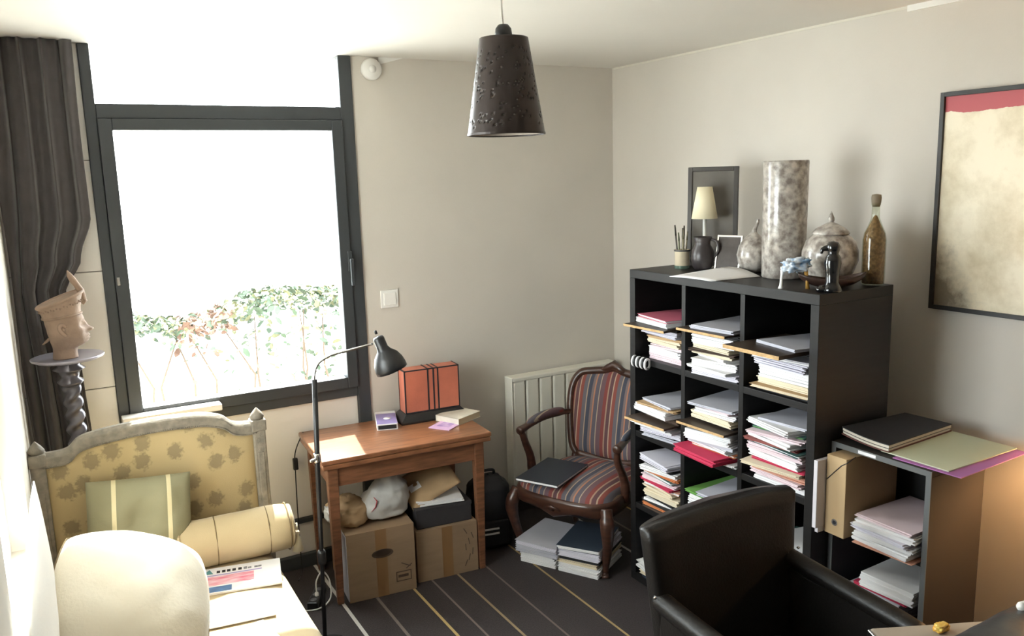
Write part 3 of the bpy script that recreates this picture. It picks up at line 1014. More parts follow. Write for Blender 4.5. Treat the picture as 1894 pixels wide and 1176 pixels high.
B1 = cardboard_box('tall cardboard box with oval stamp under the left of the table', (-1.742, -0.505, 0), R(-6), 0.325, 0.38, 0.335, 0.0)
ov = MB().lathe([(0.052, 0.0), (0.052, 0.001), (0.040, 0.001), (0.040, 0.0)], n=28, sm=False)
o = ov.build('stamp', m_scrib, B1, loc=(0.005, -0.0008, 0.215), rot=(R(90), 0, 0))
o.scale = (1, 0.42, 1)
MB().bx(0.075, 0.125, -0.0012, 0, 0.075, 0.088).build('label_bar', m_scrib, B1)
MB().bx(0.065, 0.14, -0.0010, 0, 0.055, 0.059).bx(0.065, 0.069, -0.001, 0, 0.055, 0.105).bx(0.136, 0.140, -0.001, 0, 0.055, 0.105).bx(0.065, 0.14, -0.001, 0, 0.101, 0.105).build('label_frame', m_scrib, B1)
MB().box((0.115, -0.001, 0.135), (0.05, 0.001, 0.004), ry=0.5).box((0.13, -0.001, 0.125), (0.035, 0.001, 0.004), ry=-0.6).build('scribble', m_scrib, B1)
MB().bx(-0.166, -0.1625, -0.002, 0.30, 0.01, 0.33).build('side_sheet', mat('bluish_sheet', (0.50, 0.50, 0.56), 0.7), B1)
B2 = cardboard_box('low cardboard box with handwriting under the right of the table', (-1.398, -0.498, 0), R(-6), 0.315, 0.36, 0.262, 0.0)
for k in range(7):
    MB().box((0.095 + 0.018 * (k % 3), -0.001, 0.05 + 0.028 * k), (0.004, 0.001, 0.034), ry=0.4 - 0.15 * k).build('handwriting', m_scrib, B2)

# lumpy bags
def lump(fn_r, nu=40, nv=30, seed=0, amp=0.02, freq=7.0, floor=None):
    mb = MB()

    def fn(a, b):
        t = a * 2 * PI
        ph = (b - 0.5) * PI
        d = Vector((math.cos(ph) * math.cos(t), math.cos(ph) * math.sin(t), math.sin(ph)))
        sx, sy, sz = fn_r
        e = 0.75
        p = Vector((math.copysign(abs(d.x) ** e, d.x) * sx, math.copysign(abs(d.y) ** e, d.y) * sy, math.copysign(abs(d.z) ** e, d.z) * sz))
        k = noise.noise(d * freq * 0.3 + Vector((seed, 0, 0))) * amp + abs(noise.noise(d * freq * 0.8 + Vector((seed, 5, 1)))) * amp * 0.9
        p = p * (1 + k / max(sx, sz))
        if floor is not None and p.z < floor:
            p.z = floor
        return p
    mb.grid(fn, nu, nv, wrap_u=True)
    return mb


m_plastic_bag = mat('white_plastic_bag', (0.52, 0.51, 0.49), 0.4, var=0.15, scale=5, bump=0.4, bscale=18)
pb = thing('plastic_bag', 'crumpled white plastic bag on the tall cardboard box', 'bag', (-1.665, -0.36, 0.3405))
mb_ = MB()


def bagfn(a, b):
    t = a * 2 * PI
    z = 0.215 * b
    r = lerp_tab([(0, 0.06), (0.02, 0.108), (0.08, 0.115), (0.14, 0.085), (0.19, 0.042), (0.215, 0.004)], z)
    k = 1 + 0.20 * noise.noise(Vector((math.cos(t) * 1.3, math.sin(t) * 1.3, z * 9))) + 0.13 * abs(noise.noise(Vector((math.cos(t) * 3.5, math.sin(t) * 3.5, z * 16 + 4))))
    sk = 0.09 * (z / 0.215) ** 1.3
    return (r * k * math.cos(t) * 1.10 + 0.06 * (1 - 2 * z) * 0 + sk * 0.4, r * k * math.sin(t) * 0.9, z + (0 if b < 0.02 else 0.012 * noise.noise(Vector((t, z * 20, 2)))))


mb_.grid(bagfn, 56, 40, wrap_u=True)
mb_.add([bagfn(k / 56, 0) for k in range(56)], [tuple(reversed(range(56)))])
mb_.build('bag', m_plastic_bag, pb)
MB().tube([(-0.075, -0.077, 0.13), (-0.062, -0.085, 0.11), (-0.075, -0.095, 0.085), (-0.095, -0.09, 0.065)], [0.002, 0.006, 0.006, 0.002], 6, flat=0.4).build('red_print', mat('red_print', (0.45, 0.06, 0.07), 0.5), pb)
kb = thing('kraft_parcel', 'brown kraft paper parcel on the tall cardboard box by the table leg', 'parcel', (-1.840, -0.345, 0.3405))
l_ = lump((0.082, 0.10, 0.062), seed=3, amp=0.012, freq=6, floor=-0.052)
l_.build('parcel', m_kraft, kb, loc=(0, 0, 0.0525), rot=(0, R(0), R(15)))
l2 = lump((0.030, 0.05, 0.035), seed=8, amp=0.01, freq=7)
l2.build('torn_wrapping', m_plastic_bag, kb, loc=(-0.082, -0.02, 0.062), rot=(0, 0, 0))

gb = thing('box_file', 'dark grey box file on the low cardboard box', 'box', (-1.400, -0.475, 0.2625), R(-6))
MB().bx(-0.140, 0.145, 0, 0.30, 0, 0.098).build('body', mat('dark_grey_board', (0.035, 0.033, 0.036), 0.6), gb, 0.003)
MB().bx(-0.142, 0.147, -0.002, 0.302, 0.082, 0.100).build('lid', MATS['dark_grey_board'], gb, 0.002)
pp = thing('paper_sheaf', 'white paper sheaf on top of the dark grey box file', 'papers', (-1.375, -0.33, 0.3635), R(-14))
mb_ = MB()
for k in range(6):
    mb_.box((rnd.uniform(-0.006, 0.006), rnd.uniform(-0.006, 0.006), 0.002 + 0.004 * k), (0.22, 0.26, 0.0036), rz=rnd.uniform(-0.06, 0.06))
mb_.build('sheets', m_paper, pp)
ev = thing('envelope', 'padded brown envelope leaning over the papers on the box file', 'envelope', (-1.425, -0.352, 0.402))
mb_, rim = pillow_mb(0.27, 0.21, 0.035, 20, 20, pinch=0.02, wr=0.004, seed=2, p=5)
mb_.build('envelope', m_kraft, ev, rot=(R(-58), R(-24), R(-8)), loc=(0, 0, 0.05))
MB().bx(-0.10, -0.04, -0.022, -0.020, -0.02, 0.02).build('address_label', m_paper, ev, rot=(R(-58), R(-24), R(-8)), loc=(0, 0, 0.05))

# black backpack on the floor between table and armchair
bp_ = thing('backpack', 'black backpack with two white stripes on the floor beside the armchair', 'bag', (-1.045, -0.27, 0), R(-12))
m_nylon = mat('black_nylon', (0.012, 0.011, 0.013), 0.6, bump=0.3, bscale=30)
mb_ = MB()


def bpfn(a, b):
    t = a * 2 * PI
    z = 0.385 * b
    e = lerp_tab([(0, 0.80), (0.03, 1.0), (0.2, 1.0), (0.32, 0.86), (0.37, 0.55), (0.385, 0.05)], z)
    c, s = math.cos(t), math.sin(t)
    k = 1 + 0.08 * noise.noise(Vector((c * 2, s * 2, z * 8)))
    return (0.125 * e * k * math.copysign(abs(c) ** 0.6, c), 0.105 * e * k * math.copysign(abs(s) ** 0.6, s), z)


mb_.grid(bpfn, 44, 30, wrap_u=True)
mb_.add([bpfn(k / 44, 0) for k in range(44)], [tuple(reversed(range(44)))])
mb_.build('body', m_nylon, bp_)
MB().tube(bezier([(-0.03, 0.02, 0.375), (-0.02, 0.0, 0.405), (0.03, 0.0, 0.405), (0.04, 0.02, 0.375)], 5), 0.008, 8).build('handle', m_nylon, bp_)
MB().bx(-0.095, 0.075, -0.125, -0.098, 0.03, 0.17).build('front_pocket', m_nylon, bp_, 0.012, 3)
for z in (0.098, 0.124):
    MB().bx(-0.075, 0.020, -0.1275, -0.1245, z, z + 0.010).build('stripe', m_paper, bp_)
fb = lump((0.07, 0.05, 0.10), seed=11, amp=0.02, freq=6, floor=-0.095)
o = fb.build('fabric_bag', m_nylon, loc=(-1.098, -0.085, 0.096))
tag(o, 'slumped dark bag on the floor between the table and the radiator', 'bag')

# ------------------------------------------------------------------ floor lamp
LX, LY = -2.125, -0.83
fl_ = thing('floor_lamp', 'black floor lamp with bell shade and thin chrome arm beside the daybed', 'lamp', (LX, LY, 0))
MB().lathe([(0.125, 0), (0.125, 0.012), (0.118, 0.020), (0.02, 0.028), (0.014, 0.05)], n=40).build('base', m_black_metal, fl_)
MB().tube([(0, 0, 0.02), (0.012, 0, 0.40), (0.022, 0, 0.80), (0.036, 0, 1.175)], [0.0085, 0.0085, 0.0105, 0.0105], 14).build('pole', m_black_metal, fl_)
MB().lathe([(0.014, 0), (0.017, 0.01), (0.017, 0.05), (0.014, 0.06)], (0.0135, 0, 0.40), 16).build('joint', m_black_metal, fl_)
MB().lathe([(0.013, 0), (0.015, 0.008), (0.015, 0.03), (0.013, 0.038)], (0.0235, 0, 0.835), 16).tube([(0.02, -0.008, 0.853), (-0.012, -0.022, 0.852)], 0.006, 8).build('clamp', m_chrome, fl_)
arm = bezier([(0.036, 0, 1.165), (0.037, 0, 1.195), (0.055, 0, 1.236), (0.105, 0, 1.262), (0.17, 0, 1.272), (0.285, 0, 1.288)], 7)
MB().tube(arm, 0.0048, 10).build('arm', m_chrome, fl_)
hd_c = Vector((0.308, 0, 1.315))
ax = Vector((0.33, -0.12, -1.0)).normalized()
shade_prof = [(0.0, 0.0), (0.020, 0.002), (0.0235, 0.010), (0.0235, 0.050), (0.030, 0.064), (0.050, 0.085), (0.062, 0.112), (0.066, 0.135), (0.066, 0.152), (0.064, 0.152), (0.063, 0.135), (0.058, 0.112), (0.046, 0.088), (0.024, 0.066), (0.018, 0.052), (0.0, 0.05)]
MB().lathe(shade_prof, hd_c, 40, axis=ax).build('shade', m_black_metal, fl_)
MB().lathe([(0.012, 0.05), (0.014, 0.07), (0.024, 0.09), (0.026, 0.105), (0.018, 0.122), (0, 0.127)], hd_c, 18, axis=ax).build('bulb', MATS['bulb_glass'], fl_)
MB().lathe([(0.006, 0), (0.006, 0.014), (0.0, 0.016)], hd_c - ax * 0.012, 10, axis=-ax).build('switch_knob', m_black_metal, fl_)

cordo = thing('lamp_cord', 'thin black cord with inline switch hanging below the window', 'cord', (-1.99, -0.02, 0))
MB().tube(bezier([(0.045, -0.015, 0.722), (0.03, -0.02, 0.70), (-0.002, -0.012, 0.62), (-0.006, -0.008, 0.52), (-0.01, -0.008, 0.35), (-0.012, -0.010, 0.12), (-0.02, -0.04, 0.006), (-0.06, -0.12, 0.004)], 6), 0.0028, 8).build('cable', m_black_metal, cordo)
MB().bx(-0.016, 0.008, -0.022, -0.002, 0.535, 0.595).build('inline_switch', m_black_metal, cordo, 0.004)
wc = thing('white_cable', 'white power cable looping on the carpet beside the table leg', 'cable', (-2.0, -0.45, 0))
MB().tube(bezier([(-0.30, 0.14, 0.004), (-0.18, 0.06, 0.004), (-0.06, -0.01, 0.004), (0.02, 0.02, 0.02), (0.035, 0.06, 0.09), (0.01, 0.08, 0.135), (-0.025, 0.07, 0.10), (-0.03, 0.06, 0.045)], 7), 0.0035, 8).build('cable', m_white_plastic, wc)
MB().tube([(-0.03, 0.06, 0.05), (-0.03, 0.058, 0.012)], [0.008, 0.011], 8).build('plug', m_white_plastic, wc)
so_ = thing('power_strip', 'black power strip on the carpet under the white cable plug', 'power strip', (-2.02, -0.36, 0), R(60))
MB().bx(-0.10, 0.08, -0.025, 0.025, 0, 0.034).build('body', m_black_metal, so_, 0.006)
for k in range(3):
    MB().lathe([(0.015, 0.034), (0.015, 0.0355), (0, 0.0355)], (-0.07 + 0.05 * k, 0, 0), 16).build('socket', mat('socket_grey', (0.10, 0.10, 0.11), 0.4), so_)

# ------------------------------------------------------------------ striped armchair
ST = [(0.0, (0.20, 0.045, 0.040)), (0.10, (0.33, 0.22, 0.15)), (0.14, (0.11, 0.05, 0.055)), (0.24, (0.42, 0.31, 0.22)), (0.27, (0.23, 0.060, 0.045)),
      (0.37, (0.12, 0.11, 0.125)), (0.48, (0.36, 0.26, 0.19)), (0.51, (0.055, 0.060, 0.085)), (0.62, (0.17, 0.13, 0.13)), (0.69, (0.40, 0.17, 0.10)), (0.73, (0.10, 0.09, 0.11)), (0.84, (0.36, 0.28, 0.21)), (0.87, (0.13, 0.075, 0.085))]
m_stripe = stripe_mat('striped_upholstery', 0, ST, 0.20, offset=0.03)
AR = R(-66)
ac = thing('armchair', 'carved walnut armchair with multicoloured striped upholstery beside the shelf', 'armchair', (-0.665, -0.618, 0), AR)


def seat_outline(a):
    """rounded trapezoid, a in 0..1 -> (x,y) unit outline"""
    t = a * 2 * PI
    c, s = math.cos(t), math.sin(t)
    e = 0.45
    x = math.copysign(abs(c) ** e, c)
    y = math.copysign(abs(s) ** e, s)
    hw = 0.270 + (-y) * 0.028
    ff = -0.035 * (1 - x * x) if y < 0 else 0
    return x * hw, y * 0.265 + ff


mb_ = MB()


def seatfn(a, b):
    x, y = seat_outline(a)
    k = 1 - b
    zz = 0.375 + 0.075 * (1 - k ** 3.2) ** 0.55
    return (x * (0.97 if b == 0 else k), y * (0.97 if b == 0 else k), zz)


mb_.grid(seatfn, 64, 16, wrap_u=True)
mb_.build('seat', m_stripe, ac)
mb_ = MB()
nn = 64
vs = []
for z, sc in ((0.300, 0.955), (0.312, 1.0), (0.365, 1.015), (0.384, 1.0), (0.384, 0.90), (0.300, 0.90)):
    for k in range(nn):
        x, y = seat_outline(k / nn)
        dz = 0.0
        if z < 0.33 and sc > 0.92 and y < -0.15:
            dz = -0.018 * math.exp(-(x / 0.05) ** 2) + 0.018 * math.exp(-((abs(x) - 0.14) / 0.07) ** 2)
        vs.append((x * sc, y * sc, z + dz))
fs = []
for i in range(6):
    i2 = (i + 1) % 6
    for k in range(nn):
        k2 = (k + 1) % nn
        fs.append((i * nn + k, i * nn + k2, i2 * nn + k2, i2 * nn + k))
mb_.add(vs, fs, True).build('seat_rail', m_walnut, ac)
MB().lathe([(0, -0.012), (0.020, 0), (0, 0.012)], (0, -0.300, 0.335), 12, axis=(0, -1, 0)).tube([(-0.05, -0.298, 0.33), (0, -0.308, 0.345), (0.05, -0.298, 0.33)], [0.004, 0.009, 0.004], 8).build('front_carving', m_walnut, ac)
for s in (-1, 1):
    MB().tube(bezier([(s * 0.262, -0.225, 0.36), (s * 0.282, -0.250, 0.28), (s * 0.275, -0.238, 0.18), (s * 0.252, -0.215, 0.07), (s * 0.246, -0.208, 0.025), (s * 0.254, -0.222, 0.0)], 6), [0.030] * 4 + [0.036, 0.036, 0.035, 0.034, 0.033, 0.031, 0.029, 0.027, 0.025, 0.024, 0.023, 0.022, 0.021, 0.0195, 0.018, 0.017, 0.016, 0.016, 0.016, 0.016, 0.016, 0.016, 0.017, 0.019, 0.020, 0.020, 0.019], 12).build('leg', m_walnut, ac)
    MB().tube(bezier([(s * 0.215, 0.225, 0.37), (s * 0.215, 0.235, 0.2), (s * 0.225, 0.275, 0.0)], 5), [0.028, 0.027, 0.026, 0.025, 0.024, 0.022, 0.020, 0.019, 0.018, 0.017, 0.017], 10).build('leg', m_walnut, ac)


# back: outline in local (x, h), h from 0 (bottom) to 1, leaning
def back_pt(x, h, d):
    z = 0.425 + h * 0.465
    y = 0.235 + 0.085 * h + 0.02 * h * h
    return Vector((x, y + d - 0.03 * (x / 0.24) ** 2, z))


outl = [(-0.175, 0.02), (-0.205, 0.12), (-0.225, 0.35), (-0.238, 0.62), (-0.232, 0.82), (-0.195, 0.945), (-0.13, 0.975), (-0.06, 0.995), (0.0, 1.03), (0.06, 0.995), (0.13, 0.975), (0.195, 0.945), (0.232, 0.82), (0.238, 0.62), (0.225, 0.35), (0.205, 0.12), (0.175, 0.02), (0.0, -0.02), (-0.175, 0.02)]
path = [back_pt(p.x, p.z, 0.0) for p in bezier([(x, 0, h) for x, h in outl], 5)]
MB().tube(path, 0.022, 10).build('back_frame', m_walnut, ac)
MB().tube([back_pt(-0.085, 0.985, -0.006), back_pt(-0.04, 1.03, -0.012), back_pt(0, 1.075, -0.012), back_pt(0.04, 1.03, -0.012), back_pt(0.085, 0.985, -0.006)], [0.010, 0.020, 0.026, 0.020, 0.010], 10).build('crest', m_walnut, ac)


def pad(sign):
    pl_ = bezier([(x, 0, h) for x, h in outl[:-1]] + [(outl[0][0], 0, outl[0][1])], 4)[:-1]
    n_ = len(pl_)

    def fn(a, b):
        p = pl_[int(round(a * n_)) % n_]
        k = 1 - b
        cx, ch = 0.0, 0.48
        return back_pt(cx + (p.x - cx) * k * 0.95, ch + (p.z - ch) * k * 0.96, sign * (0.004 + 0.038 * (1 - k ** 3) ** 0.6))
    return fn, n_


fn, n_ = pad(-1)
fn2, _ = pad(1)
mb_ = MB().grid(fn, n_, 12, wrap_u=True)
mb_.grid(fn2, n_, 12, wrap_u=True)
mb_.build('backrest', m_stripe, ac)
for s in (-1, 1):
    MB().tube([(s * 0.19, 0.215, 0.37), (s * 0.19, 0.238, 0.46)], [0.022, 0.020], 8).build('back_stile', m_walnut, ac)
    ap = bezier([(s * 0.232, 0.245, 0.655), (s * 0.245, 0.16, 0.665), (s * 0.268, 0.03, 0.668), (s * 0.282, -0.10, 0.652), (s * 0.285, -0.165, 0.640)], 6)
    MB().tube(ap, [0.015] * 6 + [0.017] * 12 + [0.018, 0.019, 0.020, 0.022, 0.024, 0.024, 0.020], 10).build('arm', m_walnut, ac)
    MB().tube(bezier([(s * 0.283, -0.148, 0.638), (s * 0.272, -0.128, 0.57), (s * 0.275, -0.085, 0.49), (s * 0.280, -0.065, 0.42), (s * 0.268, -0.06, 0.35)], 5), [0.016, 0.016, 0.017, 0.017, 0.018, 0.019, 0.019, 0.02, 0.02, 0.021, 0.021, 0.022, 0.022, 0.023, 0.024, 0.025, 0.026, 0.026, 0.026, 0.026, 0.026], 10).build('arm_support', m_walnut, ac)
    MB().tube([(p.x, p.y, p.z + 0.014) for p in ap[4:19]], [0.006, 0.014, 0.018, 0.020, 0.021, 0.021, 0.021, 0.021, 0.021, 0.021, 0.021, 0.020, 0.018, 0.014, 0.006], 10).build('arm_pad', m_stripe, ac)

nb = thing('notebook', 'dark blue notebook with white page edges on the armchair seat', 'notebook', (-0.85, -0.61, 0.4525), R(18))
nb.rotation_euler = (0, 0, R(29))
MB().bx(-0.165, 0.165, -0.115, 0.115, 0.0015, 0.0125).build('pages', m_paper, nb, 0.001)
MB().bx(-0.168, 0.168, -0.118, 0.118, 0.0125, 0.0145).build('cover', mat('navy_cover', (0.016, 0.020, 0.030), 0.5), nb, 0.0005)
MB().bx(-0.168, 0.168, -0.118, 0.118, 0.0, 0.0015).build('back_cover', MATS['navy_cover'], nb, 0.0005)

# ------------------------------------------------------------------ documents
PAL = {
    'white': ((0.80, 0.79, 0.80), 'white'), 'lav': ((0.66, 0.64, 0.72), 'pale lavender'), 'cream': ((0.72, 0.63, 0.47), 'cream'),
    'tan': ((0.50, 0.33, 0.17), 'tan'), 'pink': ((0.56, 0.13, 0.20), 'pink'), 'red': ((0.55, 0.03, 0.09), 'crimson'), 'grey': ((0.50, 0.50, 0.56), 'grey'),
    'dark': ((0.022, 0.021, 0.023), 'black'), 'brown': ((0.075, 0.045, 0.03), 'dark brown'), 'orange': ((0.60, 0.20, 0.07), 'orange'), 'green': ((0.16, 0.38, 0.08), 'green'),
    'teal': ((0.05, 0.13, 0.12), 'dark green'), 'maroon': ((0.26, 0.07, 0.06), 'maroon'), 'salmon': ((0.66, 0.34, 0.24), 'salmon'), 'rose': ((0.74, 0.60, 0.64), 'pale rose'), 'navy': ((0.030, 0.045, 0.070), 'navy blue'),
}


def pmat(k):
    return mat('paper_' + k, PAL[k][0], 0.75, var=0.06, scale=9)


ORD = ['first', 'second', 'third', 'fourth', 'fifth', 'sixth', 'seventh', 'eighth', 'ninth', 'tenth', 'eleventh', 'twelfth', 'thirteenth', 'fourteenth']
rp = random.Random(21)


def document(name, label, cat, loc, rz, w, d, t, colr, cover=None, group=None, jit=0.004, flare=0.0):
    """a sheaf: uneven sheets along z; optional coloured cover folded over top and bottom. w along local x, d along local y, front at -x"""
    n = max(1, min(9, int(round(t / 0.0045))))
    mb = MB()
    tt = t - (0.003 if cover else 0)
    z = 0.0015 if cover else 0.0
    th = tt / n
    for k in range(n):
        mb.box((rp.uniform(-jit, jit), rp.uniform(-jit, jit), z + th * (k + 0.5)), (d, w, th * 0.94), rz=rp.uniform(-0.02, 0.02) * (1 + flare))
    if cover:
        r = thing(name, label, cat, loc, rz, group)
        mb.build('pages', pmat(colr), r)
        c = MB()
        c.bx(-d / 2 - 0.004, d / 2 + 0.002, -w / 2 - 0.004, w / 2 + 0.004, t - 0.0015, t)
        c.build('cover', pmat(cover), r)
        MB().bx(-d / 2 - 0.002, d / 2 + 0.002, -w / 2 - 0.003, w / 2 + 0.003, 0.0, 0.0014).build('back_cover', pmat(cover), r)
        return r
    o = mb.build(name, pmat(colr), None)
    o.location = loc
    o.rotation_euler = (0, 0, rz)
    return tag(o, label, cat, group)


# stacks under the armchair
def floor_stack(x, y, rz, items, where, group):
    z = 0.0005
    n = len(items)
    for i, (t, w_, d_, c, cov, nm) in enumerate(items):
        pos = 'bottom' if i == 0 else ('topmost' if i == n - 1 else ORD[i] + ' from bottom')
        look = PAL[cov or c][1]
        document(nm, f'{look} {nm.replace("_", " ")}, {pos} of the {where}', 'papers' if nm != 'book' else 'book',
                 (x + rp.uniform(-0.006, 0.006), y + rp.uniform(-0.006, 0.006), z), rz + R(rp.uniform(-3, 3)), w_, d_, t, c, cov, group)
        z += t + 0.0004


floor_stack(-0.846, -0.574, R(28), [(0.040, 0.20, 0.27, 'white', None, 'paper_ream'), (0.022, 0.20, 0.27, 'white', None, 'paper_sheaf'), (0.030, 0.235, 0.30, 'grey', None, 'paper_pad'), (0.026, 0.235, 0.30, 'lav', 'grey', 'report')], 'left stack under the armchair', 'papers stacked under the armchair')
floor_stack(-0.735, -0.765, R(32), [(0.034, 0.215, 0.29, 'white', None, 'paper_sheaf'), (0.014, 0.215, 0.30, 'white', None, 'booklet'), (0.024, 0.215, 0.29, 'cream', 'cream', 'report'), (0.016, 0.21, 0.29, 'dark', 'dark', 'folder'), (0.038, 0.215, 0.30, 'lav', None, 'paper_ream'), (0.020, 0.215, 0.30, 'white', 'navy', 'book')], 'right stack under the armchair', 'papers stacked under the armchair')

# ------------------------------------------------------------------ cubby shelf
SX0, SX1 = -0.65, -0.252
SY0, SY1 = -2.052, -0.992
shf = thing('cubby_shelf', 'tall black open cubby shelf full of papers along the right wall', 'shelf', ((SX0 + SX1) / 2, (SY0 + SY1) / 2, 0))


def sbx(name, x0, x1, y0, y1, z0, z1, bev=0.0015):
    cx, cy = (SX0 + SX1) / 2, (SY0 + SY1) / 2
    return MB().bx(x0 - cx, x1 - cx, y0 - cy, y1 - cy, z0, z1).build(name, m_black_shelf, shf, bev)


ST_ = 1.51
TO, TI = 0.037, 0.024
sbx('top', SX0, SX1, SY0, SY1, ST_ - 0.038, ST_)
sbx('bottom', SX0, SX1, SY0, SY1, 0, 0.04)
sbx('side_panel', SX0, SX1, SY1 - TO, SY1, 0.04, ST_ - 0.038)
sbx('side_panel', SX0, SX1, SY0, SY0 + TO, 0.04, ST_ - 0.038)
cw = (SY1 - SY0 - 2 * TO - 2 * TI) / 3
ys = []
y = SY1 - TO
for c in range(3):
    ys.append((y - cw, y))
    y -= cw
    if c < 2:
        sbx('divider', SX0 + 0.002, SX1, y - TI, y, 0.04, ST_ - 0.038)
        y -= TI
zs = [(1.110, ST_ - 0.038), (0.755, 1.082), (0.400, 0.727), (0.040, 0.372)]
for z0, z1 in zs[:3]:
    for (y0, y1) in ys:
        sbx('shelf_board', SX0 + 0.002, SX1, y0, y1, z0 - 0.028, z0)
sbx('back_panel', SX1 - 0.006, SX1, SY0 + TO, SY1 - TO, 0.04, ST_ - 0.038, 0)

m_chip = mat('brown_board', (0.060, 0.042, 0.030), 0.45, var=0.2, scale=10)
m_chip_edge = mat('raw_chipboard_edge', (0.62, 0.40, 0.19), 0.85, var=0.3, scale=60)
ROWN = ['top row', 'second row', 'third row', 'bottom row']
COLN = ['left', 'middle', 'right']
GRP = 'papers and folders piled in the cubby shelf'


def pile(r, c, items):
    """items bottom to top: (thickness, colour, cover, dx, dy, yaw, size) ; 'B' colour = inserted board"""
    y0, y1 = ys[c]
    z = zs[r][0] + 0.0005
    top = zs[r][1]
    docs = [i for i in items if i[1] != 'B']
    n = len(docs)
    di = 0
    cell = f'{ROWN[r]} {COLN[c]} cubby'
    for it in items:
        t, colr, cov, dx, dy, yaw = it[:6]
        wd = it[6] if len(it) > 6 else (0.215, 0.30)
        if colr == 'B':
            bd = thing('inserted_board', f'brown board with raw tan front edge inserted across the {cell}', 'board', (SX0 + 0.155 + dx, (y0 + y1) / 2 + dy, z), R(yaw), 'loose boards inserted in the cubby shelf')
            wb, db = (it[6] if len(it) > 6 else (0.27, 0.33))
            MB().bx(-db / 2, db / 2, -wb / 2, wb / 2, 0, t).build('panel', m_chip, bd, 0.0008)
            MB().bx(-db / 2 - 0.0012, -db / 2, -wb / 2, wb / 2, 0, t).build('front_edge', m_chip_edge, bd)
            z += t + 0.0004
            continue
        k = di
        di += 1
        pos = 'topmost' if k == n - 1 else ('bottom' if k == 0 else ORD[k] + ' from bottom')
        nm = 'folder' if cov else ('paper_sheaf' if t > 0.012 else 'booklet')
        look = PAL[cov or colr][1]
        lab = f'{look} {nm.replace("_", " ")}, {pos} of the pile in the {cell}'
        document(nm, lab, 'folder' if cov else 'papers', (SX0 + 0.155 + dx, (y0 + y1) / 2 + dy, z), R(yaw), wd[0], wd[1], t, colr, cov, GRP, 0.005, 1.0)
        z += t + 0.0004
    if z > top:
        print('pile too high', r, c, z, top)


pile(0, 0, [(0.026, 'rose', None, 0.03, -0.012, 2), (0.030, 'white', None, 0.03, -0.01, -3), (0.012, 'rose', None, 0.03, -0.015, 3), (0.030, 'cream', None, 0.03, -0.005, -2), (0.012, 'tan', None, 0.02, -0.01, 5), (0.014, 'lav', 'lav', 0.02, 0.0, -4), (0.020, 'lav', None, 0.0, 0.01, 6), (0.012, 'dark', 'dark', 0.0, 0.0, 2),
            (0.010, 'B', None, -0.075, 0.004, 4, (0.255, 0.33)), (0.022, 'white', None, -0.03, -0.006, -6, (0.235, 0.31)), (0.012, 'white', 'pink', -0.02, -0.01, -8, (0.235, 0.31))])
pile(0, 1, [(0.022, 'lav', None, 0.0, 0.0, 6, (0.235, 0.31)), (0.012, 'white', None, -0.01, 0.005, -4, (0.24, 0.31)), (0.032, 'white', None, 0.0, 0.015, 10, (0.22, 0.30)), (0.016, 'white', None, 0.01, 0.0, -12, (0.20, 0.29)), (0.014, 'cream', None, 0.0, 0.01, 4), (0.010, 'brown', 'brown', -0.01, 0.012, 8, (0.23, 0.30)), (0.018, 'cream', None, 0.0, 0.0, -3), (0.040, 'white', None, 0.0, 0.01, 3, (0.22, 0.30)), (0.020, 'dark', 'dark', 0.03, -0.01, 0),
            (0.010, 'B', None, -0.055, 0.005, 3, (0.265, 0.33)), (0.014, 'grey', None, -0.03, -0.012, 6, (0.22, 0.30))])
pile(0, 2, [(0.012, 'dark', 'dark', 0.02, -0.02, 0, (0.25, 0.30)), (0.012, 'cream', 'tan', 0.0, -0.012, 2, (0.26, 0.31)), (0.026, 'cream', None, 0.02, -0.02, -1, (0.25, 0.30)), (0.050, 'white', None, 0.02, -0.022, 1, (0.24, 0.30)), (0.030, 'lav', None, 0.01, -0.018, -4, (0.25, 0.31)), (0.014, 'white', 'grey', 0.0, -0.005, 6, (0.245, 0.31)), (0.022, 'dark', None, 0.06, 0.0, 0, (0.22, 0.25)),
            (0.014, 'B', None, -0.095, 0.018, 0, (0.275, 0.34)), (0.012, 'grey', None, -0.015, -0.03, -9, (0.22, 0.30))])
pile(1, 0, [(0.014, 'grey', None, 0.0, -0.01, 8, (0.23, 0.31)), (0.010, 'dark', 'dark', 0.02, 0.0, -4), (0.022, 'lav', None, -0.01, -0.005, 10, (0.235, 0.31)), (0.014, 'white', None, -0.03, 0.012, 4, (0.24, 0.31)), (0.020, 'white', None, -0.05, 0.020, 2, (0.235, 0.31)),
            (0.010, 'B', None, -0.070, 0.006, 4, (0.255, 0.33)), (0.020, 'brown', 'brown', 0.0, -0.025, 0, (0.22, 0.30)), (0.034, 'white', None, -0.03, 0.010, -4, (0.23, 0.31)), (0.010, 'tan', 'tan', -0.02, 0.0, 5, (0.235, 0.31)), (0.012, 'grey', None, -0.01, -0.012, -6)])
pile(1, 1, [(0.012, 'white', None, -0.01, -0.01, 6, (0.23, 0.31)), (0.028, 'red', 'red', -0.075, 0.016, -4, (0.25, 0.30)), (0.010, 'white', 'orange', 0.0, -0.01, 3, (0.23, 0.30)), (0.022, 'white', None, -0.01, -0.004, -3, (0.235, 0.31)), (0.014, 'grey', None, -0.03, -0.006, 8, (0.225, 0.31)), (0.040, 'white', None, -0.045, 0.010, 11, (0.22, 0.30)), (0.012, 'cream', None, -0.02, 0.0, -4),
            (0.010, 'B', None, -0.050, 0.006, 3, (0.265, 0.33)), (0.012, 'dark', 'dark', 0.02, 0, 0), (0.028, 'cream', None, 0.0, -0.005, -2, (0.23, 0.31)), (0.020, 'white', None, 0.0, -0.008, 4), (0.010, 'rose', 'rose', 0.0, -0.01, -3), (0.012, 'grey', None, -0.02, 0.006, 9, (0.23, 0.30))])
